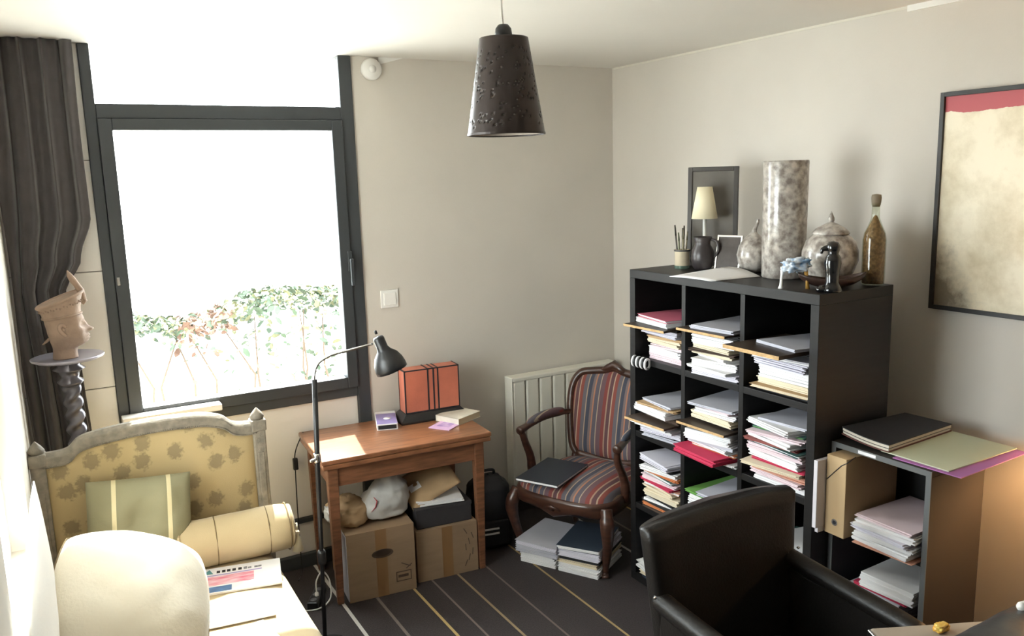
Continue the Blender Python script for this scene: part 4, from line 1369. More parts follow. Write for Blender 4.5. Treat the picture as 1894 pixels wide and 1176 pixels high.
pile(1, 2, [(0.024, 'white', None, 0.01, -0.025, 2, (0.24, 0.31)), (0.018, 'rose', None, 0.0, -0.02, -3, (0.25, 0.31)), (0.026, 'salmon', None, 0.0, -0.015, 4, (0.25, 0.30)), (0.012, 'cream', 'cream', -0.035, 0.005, 8, (0.25, 0.31)), (0.008, 'red', 'red', 0.0, -0.02, 2, (0.24, 0.31)), (0.034, 'white', None, 0.0, -0.01, -4, (0.25, 0.31)), (0.022, 'rose', None, -0.01, -0.005, 3, (0.25, 0.31)), (0.010, 'white', 'teal', -0.01, -0.03, -5, (0.23, 0.31)), (0.010, 'maroon', 'maroon', -0.01, 0.02, 6, (0.235, 0.31)), (0.024, 'white', None, -0.015, -0.01, -8, (0.235, 0.31)), (0.012, 'rose', None, -0.02, 0.008, 10, (0.235, 0.31)), (0.008, 'green', 'teal', 0.01, 0.01, 8, (0.22, 0.30)), (0.022, 'white', None, -0.005, 0.002, -10, (0.235, 0.31)), (0.010, 'grey', None, 0.02, -0.01, 4, (0.22, 0.30))])
pile(2, 0, [(0.014, 'brown', 'brown', 0.0, 0.0, 2), (0.012, 'orange', 'orange', 0.0, 0.0, 5), (0.012, 'dark', 'dark', 0.0, 0, 0), (0.010, 'white', None, 0.0, 0.004, 6), (0.014, 'dark', 'dark', 0.01, -0.004, -3), (0.032, 'cream', None, 0.0, -0.015, 3, (0.22, 0.31)), (0.022, 'cream', None, 0.0, -0.005, -4), (0.012, 'white', 'salmon', 0.0, -0.01, 5), (0.010, 'red', 'red', -0.01, 0.0, -3), (0.022, 'rose', None, -0.005, 0.002, 4), (0.014, 'white', 'teal', 0.0, -0.01, -6), (0.012, 'orange', 'orange', 0.0, -0.012, 3), (0.022, 'white', None, -0.01, 0.01, 8), (0.014, 'dark', 'dark', 0.0, 0.0, -4), (0.026, 'lav', None, -0.015, -0.008, -7, (0.22, 0.31))][:15])
pile(2, 1, [(0.040, 'white', None, 0.01, -0.01, 2, (0.23, 0.31)), (0.014, 'salmon', 'salmon', 0.0, 0.0, -3, (0.23, 0.31)), (0.026, 'rose', None, 0.0, 0.0, 4, (0.24, 0.31)), (0.060, 'white', None, 0.0, 0.004, -2, (0.24, 0.31)), (0.034, 'white', None, 0.0, 0.002, 3, (0.24, 0.31)), (0.010, 'green', 'green', -0.005, 0.012, 0, (0.25, 0.31)), (0.012, 'grey', None, -0.01, -0.024, 5, (0.20, 0.30))])
pile(2, 2, [(0.030, 'cream', None, 0.02, -0.01, 3, (0.23, 0.30)), (0.020, 'white', None, 0.02, 0.0, -4, (0.23, 0.30)), (0.012, 'teal', 'teal', 0.01, 0.005, 6, (0.22, 0.30)), (0.014, 'white', None, 0.0, 0.02, -8, (0.2, 0.29))])
pile(3, 0, [(0.022, 'navy', 'navy', 0.0, 0.0, 0), (0.016, 'cream', 'cream', -0.01, 0.01, 4), (0.030, 'white', None, -0.02, 0.02, -5, (0.22, 0.30)), (0.028, 'white', None, -0.01, 0.016, 8), (0.020, 'grey', None, 0.02, 0.012, -3)])
pile(3, 1, [(0.030, 'white', None, 0.0, 0.0, 2), (0.020, 'cream', 'tan', 0.0, 0.0, -3), (0.040, 'lav', None, 0.0, 0.0, 3)])
pile(3, 2, [(0.030, 'cream', None, 0.0, 0.0, 2), (0.030, 'white', None, 0.0, 0.0, -3)])

# striped coil clipped on the shelf edge, white tag in the right cubby
co = thing('striped_coil', 'black and white striped coil clipped on the shelf edge below the pink folder', 'coil', (-0.652, -1.090, 1.096))
for k in range(7):
    pts = [(0.018 * math.cos(t) , -0.045 + k * 0.015 + 0.004 * math.cos(t), 0.022 * math.sin(t)) for t in [2 * PI * i / 20 for i in range(21)]]
    MB().tube([(p[0] - 0.013, p[1], p[2] - 0.002) for p in pts], 0.0058, 8).build('ring', m_paper if k % 2 == 0 else m_black_metal, co)

# ------------------------------------------------------------------ things on top of the shelf
Z1 = ST_ + 0.0003
cup = thing('pencil_cup', 'cream pencil cup holding pens and brushes on the shelf top', 'cup', (-0.455, -1.125, Z1))
MB().lathe([(0.030, 0.0), (0.033, 0.004), (0.033, 0.078), (0.036, 0.082), (0.036, 0.086), (0.031, 0.086), (0.030, 0.010), (0.0, 0.010)], n=28).build('cup', mat('cream_cup', (0.68, 0.58, 0.42), 0.5, var=0.15, scale=20), cup)
MB().lathe([(0.0345, 0.0), (0.0345, 0.014), (0.030, 0.014), (0.030, 0.0)], n=28, sm=False).build('glass_foot', mat('green_glass_foot', (0.10, 0.16, 0.12), 0.15), cup)
MB().lathe([(0.0365, 0.078), (0.0365, 0.085), (0.035, 0.085), (0.035, 0.078)], n=28, sm=False).build('rim', m_ink, cup)
for k, (dx, dy, hh, c) in enumerate(((-0.020, 0.012, 0.185, (0.08, 0.07, 0.06)), (-0.006, -0.012, 0.165, (0.30, 0.27, 0.18)), (0.010, 0.010, 0.170, (0.10, 0.09, 0.07)), (0.016, -0.006, 0.155, (0.45, 0.40, 0.30)), (0.020, 0.014, 0.180, (0.12, 0.10, 0.08)), (0.0, 0.018, 0.15, (0.26, 0.28, 0.18)))):
    pn = thing('pen', ['black pen leaning left in the pencil cup', 'olive pen at the front of the pencil cup', 'dark pen in the middle of the pencil cup', 'pale brush at the right of the pencil cup', 'tall dark pen at the right of the pencil cup', 'green pencil at the back of the pencil cup'][k], 'pen', (-0.455 + dx * 0.7, -1.125 + dy * 0.7, Z1 + 0.0105))
    pn['group'] = 'pens in the pencil cup'
    MB().tube([(0, 0, 0), (dx * 0.55, dy * 0.55, hh * 0.75)], 0.004, 8).build('barrel', mat(f'pen_{k}', c, 0.5), pn)
    MB().tube([(dx * 0.55, dy * 0.55, hh * 0.75), (dx * 0.74, dy * 0.74, hh)], [0.0046, 0.003], 8).build('cap', mat(f'pen_cap_{k}', tuple(min(1, x * 0.6) for x in c), 0.4), pn)

pnl = thing('framed_panel', 'tall dark framed panel standing behind the small lamp', 'picture', (-0.2765, -1.18, Z1))
pnl.rotation_euler = (0, R(3), R(36))
MB().bx(-0.008, 0.008, -0.108, 0.108, 0.002, 0.448).build('board', mat('dark_panel_board', (0.075, 0.065, 0.052), 0.5, color2=(0.13, 0.115, 0.095), scale=6), pnl)
for y0, y1, z0, z1 in ((-0.113, -0.093, 0, 0.45), (0.093, 0.113, 0, 0.45), (-0.093, 0.093, 0, 0.02), (-0.093, 0.093, 0.43, 0.45)):
    MB().bx(-0.014, 0.012, y0, y1, z0, z1).build('frame', mat('dark_panel_frame', (0.045, 0.038, 0.032), 0.4), pnl, 0.002)
pnl.location = (-0.300, -1.150, Z1)

ml = thing('small_lamp', 'small lamp with cream cone shade and white stem on the shelf top', 'lamp', (-0.372, -1.178, Z1))
MB().lathe([(0.045, 0), (0.045, 0.006), (0.010, 0.014), (0.0075, 0.02), (0.0075, 0.225)], n=24).build('stem', m_white_plastic, ml)
MB().lathe([(0.058, 0.222), (0.033, 0.362), (0.031, 0.362), (0.056, 0.222)], n=36).build('shade', mat('cream_shade', (0.78, 0.70, 0.50), 0.8), ml)
MB().lathe([(0.033, 0.3605), (0.033, 0.3625), (0.0, 0.3625)], n=24, sm=False).build('shade_top', MATS['cream_shade'], ml)

pt = thing('pitcher', 'small dark grey ceramic pitcher in front of the small lamp', 'pitcher', (-0.425, -1.225, Z1))
MB().lathe([(0.030, 0), (0.042, 0.012), (0.052, 0.05), (0.048, 0.085), (0.034, 0.11), (0.034, 0.125), (0.042, 0.145), (0.039, 0.146), (0.030, 0.125), (0.028, 0.11), (0.0, 0.1)], n=30).build('body', mat('dark_glaze', (0.055, 0.045, 0.045), 0.35, var=0.4, scale=16), pt)
MB().tube(bezier([(0.02, -0.030, 0.135), (0.028, -0.058, 0.125), (0.03, -0.066, 0.09), (0.026, -0.048, 0.055)], 5), 0.006, 8).build('handle', MATS['dark_glaze'], pt)
pf = thing('photo_frame', 'small silver-edged photo frame leaning beside the pitcher', 'frame', (-0.385, -1.335, Z1))
pf.rotation_euler = (0, R(14), R(22))
MB().bx(-0.004, 0.004, -0.052, 0.052, 0.002, 0.150).build('photo', mat('dark_photo', (0.07, 0.055, 0.05), 0.25, var=0.4, scale=15), pf)
for y0, y1, z0, z1 in ((-0.058, -0.050, 0, 0.156), (0.050, 0.058, 0, 0.156), (-0.05, 0.05, 0, 0.008), (-0.05, 0.05, 0.148, 0.156)):
    MB().bx(-0.008, 0.006, y0, y1, z0, z1).build('frame', m_chrome, pf, 0.001)

rv = thing('onion_vase', 'round mottled grey vase with curled stem left of the tall cylinder vase', 'vase', (-0.335, -1.440, Z1))
MB().lathe([(0.030, 0), (0.045, 0.006), (0.064, 0.04), (0.070, 0.075), (0.062, 0.112), (0.042, 0.142), (0.022, 0.160), (0.010, 0.172), (0.0, 0.175)], n=36).build('body', m_rings, rv)
MB().tube(bezier([(0, 0, 0.160), (0.002, -0.002, 0.182), (0.010, -0.008, 0.205), (0.012, -0.010, 0.226)], 5), [0.016, 0.014, 0.013, 0.012, 0.011, 0.010, 0.009, 0.008, 0.0075, 0.007, 0.0065, 0.006, 0.006, 0.006, 0.006, 0.005], 10).build('stem', m_rings, rv)

tv = thing('cylinder_vase', 'tall mottled grey-brown cylinder vase on the shelf top', 'vase', (-0.375, -1.640, Z1))
MB().lathe([(0.080, 0), (0.085, 0.006), (0.086, 0.24), (0.0875, 0.458), (0.0865, 0.464), (0.081, 0.462), (0.079, 0.03), (0.0, 0.02)], n=48).build('body', m_rings, tv)

gj = thing('lidded_jar', 'mottled lidded ginger jar with pointed knob behind the black figurine', 'jar', (-0.372, -1.862, Z1))
MB().lathe([(0.055, 0), (0.062, 0.006), (0.085, 0.04), (0.102, 0.085), (0.102, 0.12), (0.088, 0.160), (0.064, 0.182), (0.058, 0.186), (0.0, 0.186)], n=44).build('body', m_rings, gj)
ld = MB().lathe([(0.066, 0.184), (0.068, 0.190), (0.055, 0.205), (0.025, 0.222), (0.012, 0.228), (0.0, 0.23)], n=40).build('lid', m_rings, gj)
MB().lathe([(0.008, 0.226), (0.012, 0.236), (0.012, 0.244), (0.006, 0.258), (0.0, 0.272)], n=16).build('knob', m_rings, ld)

bt = thing('bottle', 'corked clear bottle filled with amber grain at the right of the shelf top', 'bottle', (-0.302, -2.000, Z1))
bprof = [(0.036, 0), (0.040, 0.004), (0.041, 0.02), (0.041, 0.165), (0.037, 0.19), (0.022, 0.225), (0.0145, 0.245), (0.0135, 0.290), (0.016, 0.292), (0.016, 0.300), (0.013, 0.300)]
gmat = bpy.data.materials.new('clear_bottle_glass')
gmat.use_nodes = True
nt = gmat.node_tree
nt.nodes.remove(nt.nodes['Principled BSDF'])
tr = nd(nt, 'ShaderNodeBsdfTransparent')
tr.inputs[0].default_value = (0.86, 0.88, 0.80, 1)
gl = nd(nt, 'ShaderNodeBsdfGlossy')
gl.inputs['Roughness'].default_value = 0.05
fr = nd(nt, 'ShaderNodeLayerWeight')
pw = nd(nt, 'ShaderNodeMath', operation='POWER')
pw.inputs[1].default_value = 3.0
nt.links.new(fr.outputs['Facing'], pw.inputs[0])
mm = nd(nt, 'ShaderNodeMath', operation='MULTIPLY_ADD')
mm.inputs[1].default_value = 0.5
mm.inputs[2].default_value = 0.05
nt.links.new(pw.outputs[0], mm.inputs[0])
mx = nd(nt, 'ShaderNodeMixShader')
nt.links.new(mm.outputs[0], mx.inputs[0])
nt.links.new(tr.outputs[0], mx.inputs[1])
nt.links.new(gl.outputs[0], mx.inputs[2])
nt.links.new(mx.outputs[0], nt.nodes['Material Output'].inputs[0])
MB().lathe(bprof, n=32).build('glass', gmat, bt)
MB().lathe([(0.0, 0.004), (0.037, 0.005), (0.038, 0.165), (0.034, 0.19), (0.019, 0.222), (0.006, 0.252), (0.0, 0.256)], n=32).build('amber_filling', mat('amber_grain', (0.30, 0.17, 0.07), 0.7, color2=(0.14, 0.075, 0.03), scale=90, bump=0.4, bscale=120), bt)
MB().lathe([(0.0125, 0.286), (0.0165, 0.302), (0.018, 0.318), (0.016, 0.330), (0.0, 0.333)], n=20).build('cork', mat('grey_cork', (0.20, 0.16, 0.11), 0.8), bt)

dsh = thing('boat_dish', 'long dark brown wooden boat-shaped dish in front of the lidded jar', 'dish', (-0.482, -1.962, Z1), R(-38))


def dishfn(a, b):
    u = a * 2 - 1
    t = (b - 0.5) * PI
    w_ = 0.042 * (1 - abs(u) ** 2.4) ** 0.6 + 0.004
    return (u * 0.120, w_ * math.sin(t), 0.034 + 0.022 * u * u - 0.034 * math.cos(t) * (1 - abs(u) ** 3) ** 0.5)


dd = MB().grid(dishfn, 30, 14).build('bowl', mat('dark_wood_dish', (0.055, 0.028, 0.020), 0.4, var=0.3, scale=12), dsh)
sdd = dd.modifiers.new('thick', 'SOLIDIFY')
sdd.thickness = 0.005
sdd.offset = 1

fg = thing('figurine', 'glossy black standing figurine at the front edge of the shelf top', 'figurine', (-0.560, -2.028, Z1))
m_bg = mat('black_gloss', (0.008, 0.008, 0.009), 0.15, coat=0.5)
MB().lathe([(0.034, 0), (0.036, 0.008), (0.028, 0.022), (0.022, 0.035), (0.024, 0.07), (0.029, 0.10), (0.026, 0.122), (0.018, 0.134), (0.021, 0.148), (0.024, 0.160), (0.017, 0.174), (0.0, 0.180)], n=26).build('body', m_bg, fg)
MB().tube([(-0.015, 0.01, 0.012), (-0.038, 0.020, 0.010), (-0.05, 0.024, 0.008)], [0.016, 0.013, 0.006], 10).build('foot', m_bg, fg)
MB().tube(bezier([(-0.012, 0.012, 0.155), (-0.028, 0.022, 0.150), (-0.032, 0.024, 0.135)], 4), [0.012, 0.011, 0.010, 0.009, 0.008, 0.007, 0.006, 0.005, 0.003], 8).build('beak', m_bg, fg)

gw = thing('blue_glass_ornament', 'blue and white glass ornament with a clear leg left of the black figurine', 'ornament', (-0.612, -1.872, Z1))
m_bluew = mat('blue_white_glass', (0.10, 0.26, 0.50), 0.12, color2=(0.75, 0.80, 0.84), scale=30, coat=0.5)
l3 = lump((0.045, 0.030, 0.022), seed=5, amp=0.022, freq=8)
l3.build('body', m_bluew, gw, loc=(0.022, -0.022, 0.085), rot=(0, R(-8), R(-20)))
MB().tube([(-0.008, 0.012, 0.078), (-0.012, 0.014, 0.05), (-0.014, 0.015, 0.012), (-0.014, 0.015, 0.0)], [0.011, 0.005, 0.006, 0.011], 10).build('leg', m_white_plastic, gw)
MB().tube([(0.045, -0.045, 0.07), (0.048, -0.05, 0.03), (0.05, -0.052, 0.0)], [0.008, 0.005, 0.008], 10).build('leg', mat('amber_glass', (0.45, 0.25, 0.06), 0.2), gw)

ppr = thing('open_leaflet', 'white unfolded leaflet overhanging the front edge of the shelf top', 'leaflet', (-0.575, -1.395, Z1))
mb_ = MB()


def leaf(q):
    corners = [(-0.105, 0.055), (-0.085, -0.17), (0.135, -0.165), (0.225, 0.085)]


vs = []
for i in range(9):
    a = i / 8
    p = Vector((-0.125, 0.07)).lerp(Vector((-0.105, -0.155)), a)
    q = Vector((0.195, 0.15)).lerp(Vector((0.145, -0.175)), a)
    for j in range(7):
        b = j / 6
        s = p.lerp(q, b)
        vs.append((s.x, s.y, 0.002 + 0.022 * math.sin(a * PI) * (0.25 + 0.75 * b) * (0.5 + b * 0.5)))
fs = [(i * 7 + j, (i + 1) * 7 + j, (i + 1) * 7 + j + 1, i * 7 + j + 1) for i in range(8) for j in range(6)]
lo = mb_.add(vs, fs, True).build('sheet', m_paper, ppr)
so2 = lo.modifiers.new('thick', 'SOLIDIFY')
so2.thickness = 0.0015

# ------------------------------------------------------------------ grey cabinet
CX0, CX1, CY0, CY1, CZ = -0.56, -0.262, -2.440, -2.0535, 0.968
cb = thing('cabinet', 'low open grey-brown cabinet standing right of the black cubby shelf', 'cabinet', ((CX0 + CX1) / 2, (CY0 + CY1) / 2, 0))
m_cab = mat('grey_brown_laminate', (0.034, 0.029, 0.025), 0.7, spec=0.25, var=0.08, scale=3)
m_cab_edge = mat('grey_edge', (0.13, 0.135, 0.135), 0.4)
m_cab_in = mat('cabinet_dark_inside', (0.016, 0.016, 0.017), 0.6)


def cbx(name, x0, x1, y0, y1, z0, z1, m=m_cab, bev=0.0015):
    cx, cy = (CX0 + CX1) / 2, (CY0 + CY1) / 2
    return MB().bx(x0 - cx, x1 - cx, y0 - cy, y1 - cy, z0, z1).build(name, m, cb, bev)


cbx('side_panel', CX0 + 0.002, CX1, CY0, CY0 + 0.019, 0, CZ - 0.019)
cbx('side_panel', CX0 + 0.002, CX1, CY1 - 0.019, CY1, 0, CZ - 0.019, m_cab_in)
cbx('top', CX0 + 0.002, CX1, CY0, CY1, CZ - 0.019, CZ)
cbx('front_edge', CX0, CX0 + 0.002, CY0, CY0 + 0.019, 0, CZ - 0.019, m_cab_edge, 0)
cbx('front_edge', CX0, CX0 + 0.002, CY1 - 0.019, CY1, 0, CZ - 0.019, m_cab_edge, 0)
cbx('front_edge', CX0, CX0 + 0.002, CY0, CY1, CZ - 0.019, CZ, m_cab_edge, 0)
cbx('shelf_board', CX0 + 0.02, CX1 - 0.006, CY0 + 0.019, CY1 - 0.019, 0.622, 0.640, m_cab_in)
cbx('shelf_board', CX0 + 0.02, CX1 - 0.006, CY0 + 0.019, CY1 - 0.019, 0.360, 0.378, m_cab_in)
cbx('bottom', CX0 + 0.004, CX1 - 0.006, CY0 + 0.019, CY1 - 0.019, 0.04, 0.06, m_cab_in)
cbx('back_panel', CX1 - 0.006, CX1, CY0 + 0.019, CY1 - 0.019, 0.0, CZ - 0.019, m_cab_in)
cbx('label_strip', CX0 - 0.0008, CX0, -2.235, -2.165, CZ - 0.015, CZ - 0.004, m_paper, 0)

ab = thing('archive_box', 'tan cardboard archive box with elastic band upright in the grey cabinet', 'archive box', (-0.475, -2.118, 0.6405))
m_tanbox = mat('tan_board', (0.50, 0.35, 0.19), 0.75, var=0.08, scale=6)
MB().bx(-0.135, 0.15, -0.040, 0.042, 0, 0.295).build('body', m_tanbox, ab, 0.002)
MB().tube([(-0.1362, 0.040, 0.20), (-0.1362, -0.020, 0.268), (-0.134, -0.0415, 0.283), (-0.09, -0.0415, 0.297)], 0.0016, 6).build('elastic', m_ink, ab)
MB().lathe([(0.0125, 0), (0.0125, 0.0015), (0.008, 0.0015), (0.008, 0)], (-0.135, 0.0, 0.05), 20, axis=(-1, 0, 0), sm=False).build('finger_hole_ring', m_chrome, ab)
MB().lathe([(0.008, 0), (0.008, 0.0008), (0, 0.0008)], (-0.135, 0.0, 0.05), 16, axis=(-1, 0, 0), sm=False).build('finger_hole', m_ink, ab)
wsht = thing('document_wallet', 'pale white document wallet wedged between cubby shelf and tan archive box', 'wallet', (-0.60, -2.066, 0.6405))
MB().bx(-0.055, 0.10, -0.0075, 0.0095, 0.02, 0.275).build('sheets', mat('pale_wallet', (0.62, 0.59, 0.62), 0.5), wsht, 0.002)
MB().bx(-0.04, 0.11, -0.005, 0.008, 0.0, 0.02).build('lower_sheets', MATS['pale_wallet'], wsht)

z = 0.6405
for i, (t, c, cov, dx, dy, yaw) in enumerate([(0.004, 'salmon', 'salmon', -0.02, 0.0, 3), (0.022, 'white', None, -0.02, 0.004, -2), (0.020, 'white', None, -0.015, 0.006, 4), (0.018, 'lav', None, -0.02, 0.0, -4), (0.024, 'white', None, -0.02, 0.004, 5), (0.012, 'rose', None, -0.01, 0.0, -2)]):
    pos = ['bottom', 'second from bottom', 'third from bottom', 'fourth from bottom', 'second from top', 'topmost'][i]
    nm = 'folder' if cov else 'paper_sheaf'
    document(nm, f'{PAL[cov or c][1]} {nm.replace("_", " ")}, {pos} of the pile in the grey cabinet', 'papers', (-0.43 + dx, -2.292 + dy, z), R(yaw), 0.215, 0.29, t, c, cov, 'papers piled in the grey cabinet', 0.006)
    z += t + 0.0004
z = 0.3785
for i, (t, c, cov) in enumerate([(0.08, 'grey', None), (0.012, 'red', 'red'), (0.05, 'white', None)]):
    nm = 'folder' if cov else 'paper_sheaf'
    document(nm, f'{PAL[cov or c][1]} {nm.replace("_", " ")}, {["bottom", "middle", "topmost"][i]} of the lower pile in the grey cabinet', 'papers', (-0.42 - 0.008 * i, -2.24 - 0.025 * i, z), R(i), 0.20, 0.24, t, c, cov, 'papers piled in the grey cabinet')
    z += t + 0.0004

# folders on the cabinet top
zc = CZ + 0.0003
vf = document('folder', 'violet folder sticking out under the pale green folder on the cabinet', 'folder', (-0.355, -2.325, zc), R(3), 0.235, 0.40, 0.003, 'violet' if False else 'lav', None)
vf.data.materials.clear()
vf.data.materials.append(mat('violet_folder', (0.36, 0.13, 0.36), 0.6))
vf.location = (-0.345, -2.400, zc)
gf = document('folder', 'large pale green folder lying on top of the grey cabinet', 'folder', (-0.333, -2.352, zc + 0.0034), R(1), 0.245, 0.39, 0.004, 'cream', None)
gf.data.materials.clear()
gf.data.materials.append(mat('pale_green_folder', (0.52, 0.55, 0.40), 0.6, var=0.05, scale=4))
bf = thing('portfolio', 'black portfolio with white pages lying on the cabinet against the cubby shelf', 'portfolio', (-0.345, -2.160, zc + 0.0078), R(3))


def warp(zz, x0, x1, y0, y1, th):
    mb = MB()
    for sgn in (0, 1):
        def fn(a, b, sgn=sgn):
            x, y = x0 + (x1 - x0) * a, y0 + (y1 - y0) * b
            return (x, y, zz + sgn * th + 0.020 * b * b * (1 - a))
        mb.grid(fn, 10, 10, sm=False)
    ring = [(k / 10, 0) for k in range(10)] + [(1, k / 10) for k in range(10)] + [(1 - k / 10, 1) for k in range(10)] + [(0, 1 - k / 10) for k in range(10)]
    vs = []
    for sgn in (0, 1):
        for a, b in ring:
            vs.append((x0 + (x1 - x0) * a, y0 + (y1 - y0) * b, zz + sgn * th + 0.020 * b * b * (1 - a)))
    n = len(ring)
    mb.add(vs, [(k, (k + 1) % n, n + (k + 1) % n, n + k) for k in range(n)])
    return mb


warp(0.0, -0.19, 0.20, -0.092, 0.092, 0.003).build('back_cover', mat('maroon_edge', (0.15, 0.05, 0.04), 0.6), bf)
warp(0.0035, -0.185, 0.195, -0.088, 0.090, 0.008).build('pages', mat('cream_page_edge', (0.66, 0.60, 0.50), 0.8), bf)
warp(0.012, -0.187, 0.195, -0.090, 0.090, 0.002).build('divider_sheet', m_ink, bf)
warp(0.0145, -0.187, 0.195, -0.090, 0.090, 0.010).build('pages', MATS['cream_page_edge'], bf)
warp(0.025, -0.19, 0.20, -0.092, 0.092, 0.003).build('cover', m_ink, bf)

# warm reading lamp standing right of the desk, just outside the frame; it lights the lower wall
rlamp = thing('reading_lamp', 'short floor lamp with warm bulb and drum shade in the right wall corner', 'lamp', (-0.155, -2.76, 0))
MB().lathe([(0.13, 0), (0.13, 0.012), (0.02, 0.022), (0.011, 0.04), (0.011, 0.99)], n=28).build('pole', m_black_metal, rlamp)
MB().lathe([(0.105, 1.02), (0.085, 1.20), (0.083, 1.20), (0.103, 1.02)], n=36).build('shade', mat('opaque_shade', (0.30, 0.22, 0.14), 0.8), rlamp)
MB().tube([(-0.084, 0, 1.19), (0, 0, 1.185), (0.084, 0, 1.19)], 0.003, 6).tube([(0, 0, 0.985), (0.03, 0.03, 1.05), (0.03, 0.03, 1.186)], 0.003, 6).build('shade_carrier', m_black_metal, rlamp)
bm_ = mat('warm_bulb', (1.0, 0.75, 0.45), 0.4)
bm_.node_tree.nodes['Principled BSDF'].inputs['Emission Color'].default_value = (1.0, 0.58, 0.26, 1)
bm_.node_tree.nodes['Principled BSDF'].inputs['Emission Strength'].default_value = 500.0
MB().lathe([(0.012, 1.03), (0.022, 1.05), (0.026, 1.07), (0.018, 1.09), (0.0, 1.097)], n=16).build('bulb', bm_, rlamp)
MB().lathe([(0.013, 0.985), (0.013, 1.034)], n=14).build('socket', m_black_metal, rlamp)

# ------------------------------------------------------------------ picture on the right wall
def painting_material():
    m = bpy.data.materials.new('abstract_painting')
    m.use_nodes = True
    nt = m.node_tree
    b = nt.nodes['Principled BSDF']
    b.inputs['Roughness'].default_value = 0.5
    tc = nd(nt, 'ShaderNodeTexCoord')
    sp = nd(nt, 'ShaderNodeSeparateXYZ')
    nt.links.new(tc.outputs['Object'], sp.inputs[0])
    n1 = nd(nt, 'ShaderNodeTexNoise')
    n1.inputs['Scale'].default_value = 5
    n1.inputs['Detail'].default_value = 8
    n1.inputs['Roughness'].default_value = 0.65
    nt.links.new(tc.outputs['Object'], n1.inputs['Vector'])
    r1 = nd(nt, 'ShaderNodeValToRGB')
    r1.color_ramp.elements[0].position = 0.32
    r1.color_ramp.elements[0].color = (0.60, 0.51, 0.34, 1)
    r1.color_ramp.elements[1].position = 0.58
    r1.color_ramp.elements[1].color = (0.86, 0.78, 0.61, 1)
    nt.links.new(n1.outputs['Fac'], r1.inputs['Fac'])
    # dark smudges near the lower left corner
    d = nd(nt, 'ShaderNodeVectorMath', operation='DISTANCE')
    d.inputs[1].default_value = (0, 0.50, -0.40)
    nt.links.new(tc.outputs['Object'], d.inputs[0])
    md = nd(nt, 'ShaderNodeMath', operation='MULTIPLY_ADD')
    md.inputs[1].default_value = -0.55
    nt.links.new(n1.outputs['Fac'], md.inputs[0])
    nt.links.new(d.outputs['Value'], md.inputs[2])
    r2 = nd(nt, 'ShaderNodeValToRGB')
    r2.color_ramp.elements[0].position = -0.0
    r2.color_ramp.elements[0].color = (0.10, 0.075, 0.04, 1)
    r2.color_ramp.elements[1].position = 0.13
    r2.color_ramp.elements[1].color = (1, 1, 1, 1)
    ad = nd(nt, 'ShaderNodeMath', operation='ADD')
    ad.inputs[1].default_value = 0.17
    nt.links.new(md.outputs[0], ad.inputs[0])
    nt.links.new(ad.outputs[0], r2.inputs['Fac'])
    mu = nd(nt, 'ShaderNodeMix', data_type='RGBA', blend_type='MULTIPLY')
    mu.inputs[0].default_value = 0.85
    nt.links.new(r1.outputs['Color'], mu.inputs[6])
    nt.links.new(r2.outputs['Color'], mu.inputs[7])
    # smudge along the left edge
    # red band on top, ragged
    n3 = nd(nt, 'ShaderNodeTexNoise')
    n3.inputs['Scale'].default_value = 12
    n3.inputs['Detail'].default_value = 6
    nt.links.new(tc.outputs['Object'], n3.inputs['Vector'])
    m3 = nd(nt, 'ShaderNodeMath', operation='MULTIPLY_ADD')
    m3.inputs[1].default_value = 0.035
    nt.links.new(n3.outputs['Fac'], m3.inputs[0])
    nt.links.new(sp.outputs[2], m3.inputs[2])
    gt = nd(nt, 'ShaderNodeMath', operation='GREATER_THAN')
    gt.inputs[1].default_value = 0.345
    nt.links.new(m3.outputs[0], gt.inputs[0])
    mx = nd(nt, 'ShaderNodeMix', data_type='RGBA')
    nt.links.new(gt.outputs[0], mx.inputs[0])
    nt.links.new(mu.outputs[2], mx.inputs[6])
    mx.inputs[7].default_value = (0.47, 0.085, 0.10, 1)
    nt.links.new(mx.outputs[2], b.inputs['Base Color'])
    return m


PW = 0.98
pic = thing('picture', 'large framed abstract painting, cream with a red band, on the right wall', 'picture', (0, -2.047 - PW / 2, 1.80))
MB().bx(-0.020, -0.004, -PW / 2 + 0.012, PW / 2 - 0.012, -0.388, 0.388).build('canvas', painting_material(), pic)
for y0, y1, z0, z1 in ((-PW / 2, -PW / 2 + 0.016, -0.402, 0.402), (PW / 2 - 0.016, PW / 2, -0.402, 0.402), (-PW / 2 + 0.016, PW / 2 - 0.016, 0.386, 0.402), (-PW / 2 + 0.016, PW / 2 - 0.016, -0.402, -0.386)):
    MB().bx(-0.030, 0.0, y0, y1, z0, z1).build('frame', mat('black_frame', (0.016, 0.014, 0.013), 0.4), pic, 0.001)

# ------------------------------------------------------------------ black leather chair in the foreground
OC = (-1.195, -2.18)
oc = thing('leather_armchair', 'black leather armchair in the foreground drawn up to the desk', 'armchair', (OC[0], OC[1], 0), R(0))


def ocback(a, b):
    t = a * 2 * PI
    c, s = math.cos(t), math.sin(t)
    z = 0.36 + 0.532 * b
    hw = 0.262 + 0.048 * b
    top = 1.0
    x = hw * math.copysign(abs(c) ** 0.25, c)
    y = 0.045 * math.copysign(abs(s) ** 0.5, s) + 0.045 * b - 0.02 - 0.03 * (1 - (x / hw) ** 2) * -1
    z += 0.014 * (1 - (x / hw) ** 2) * b
    return (x, y, z)


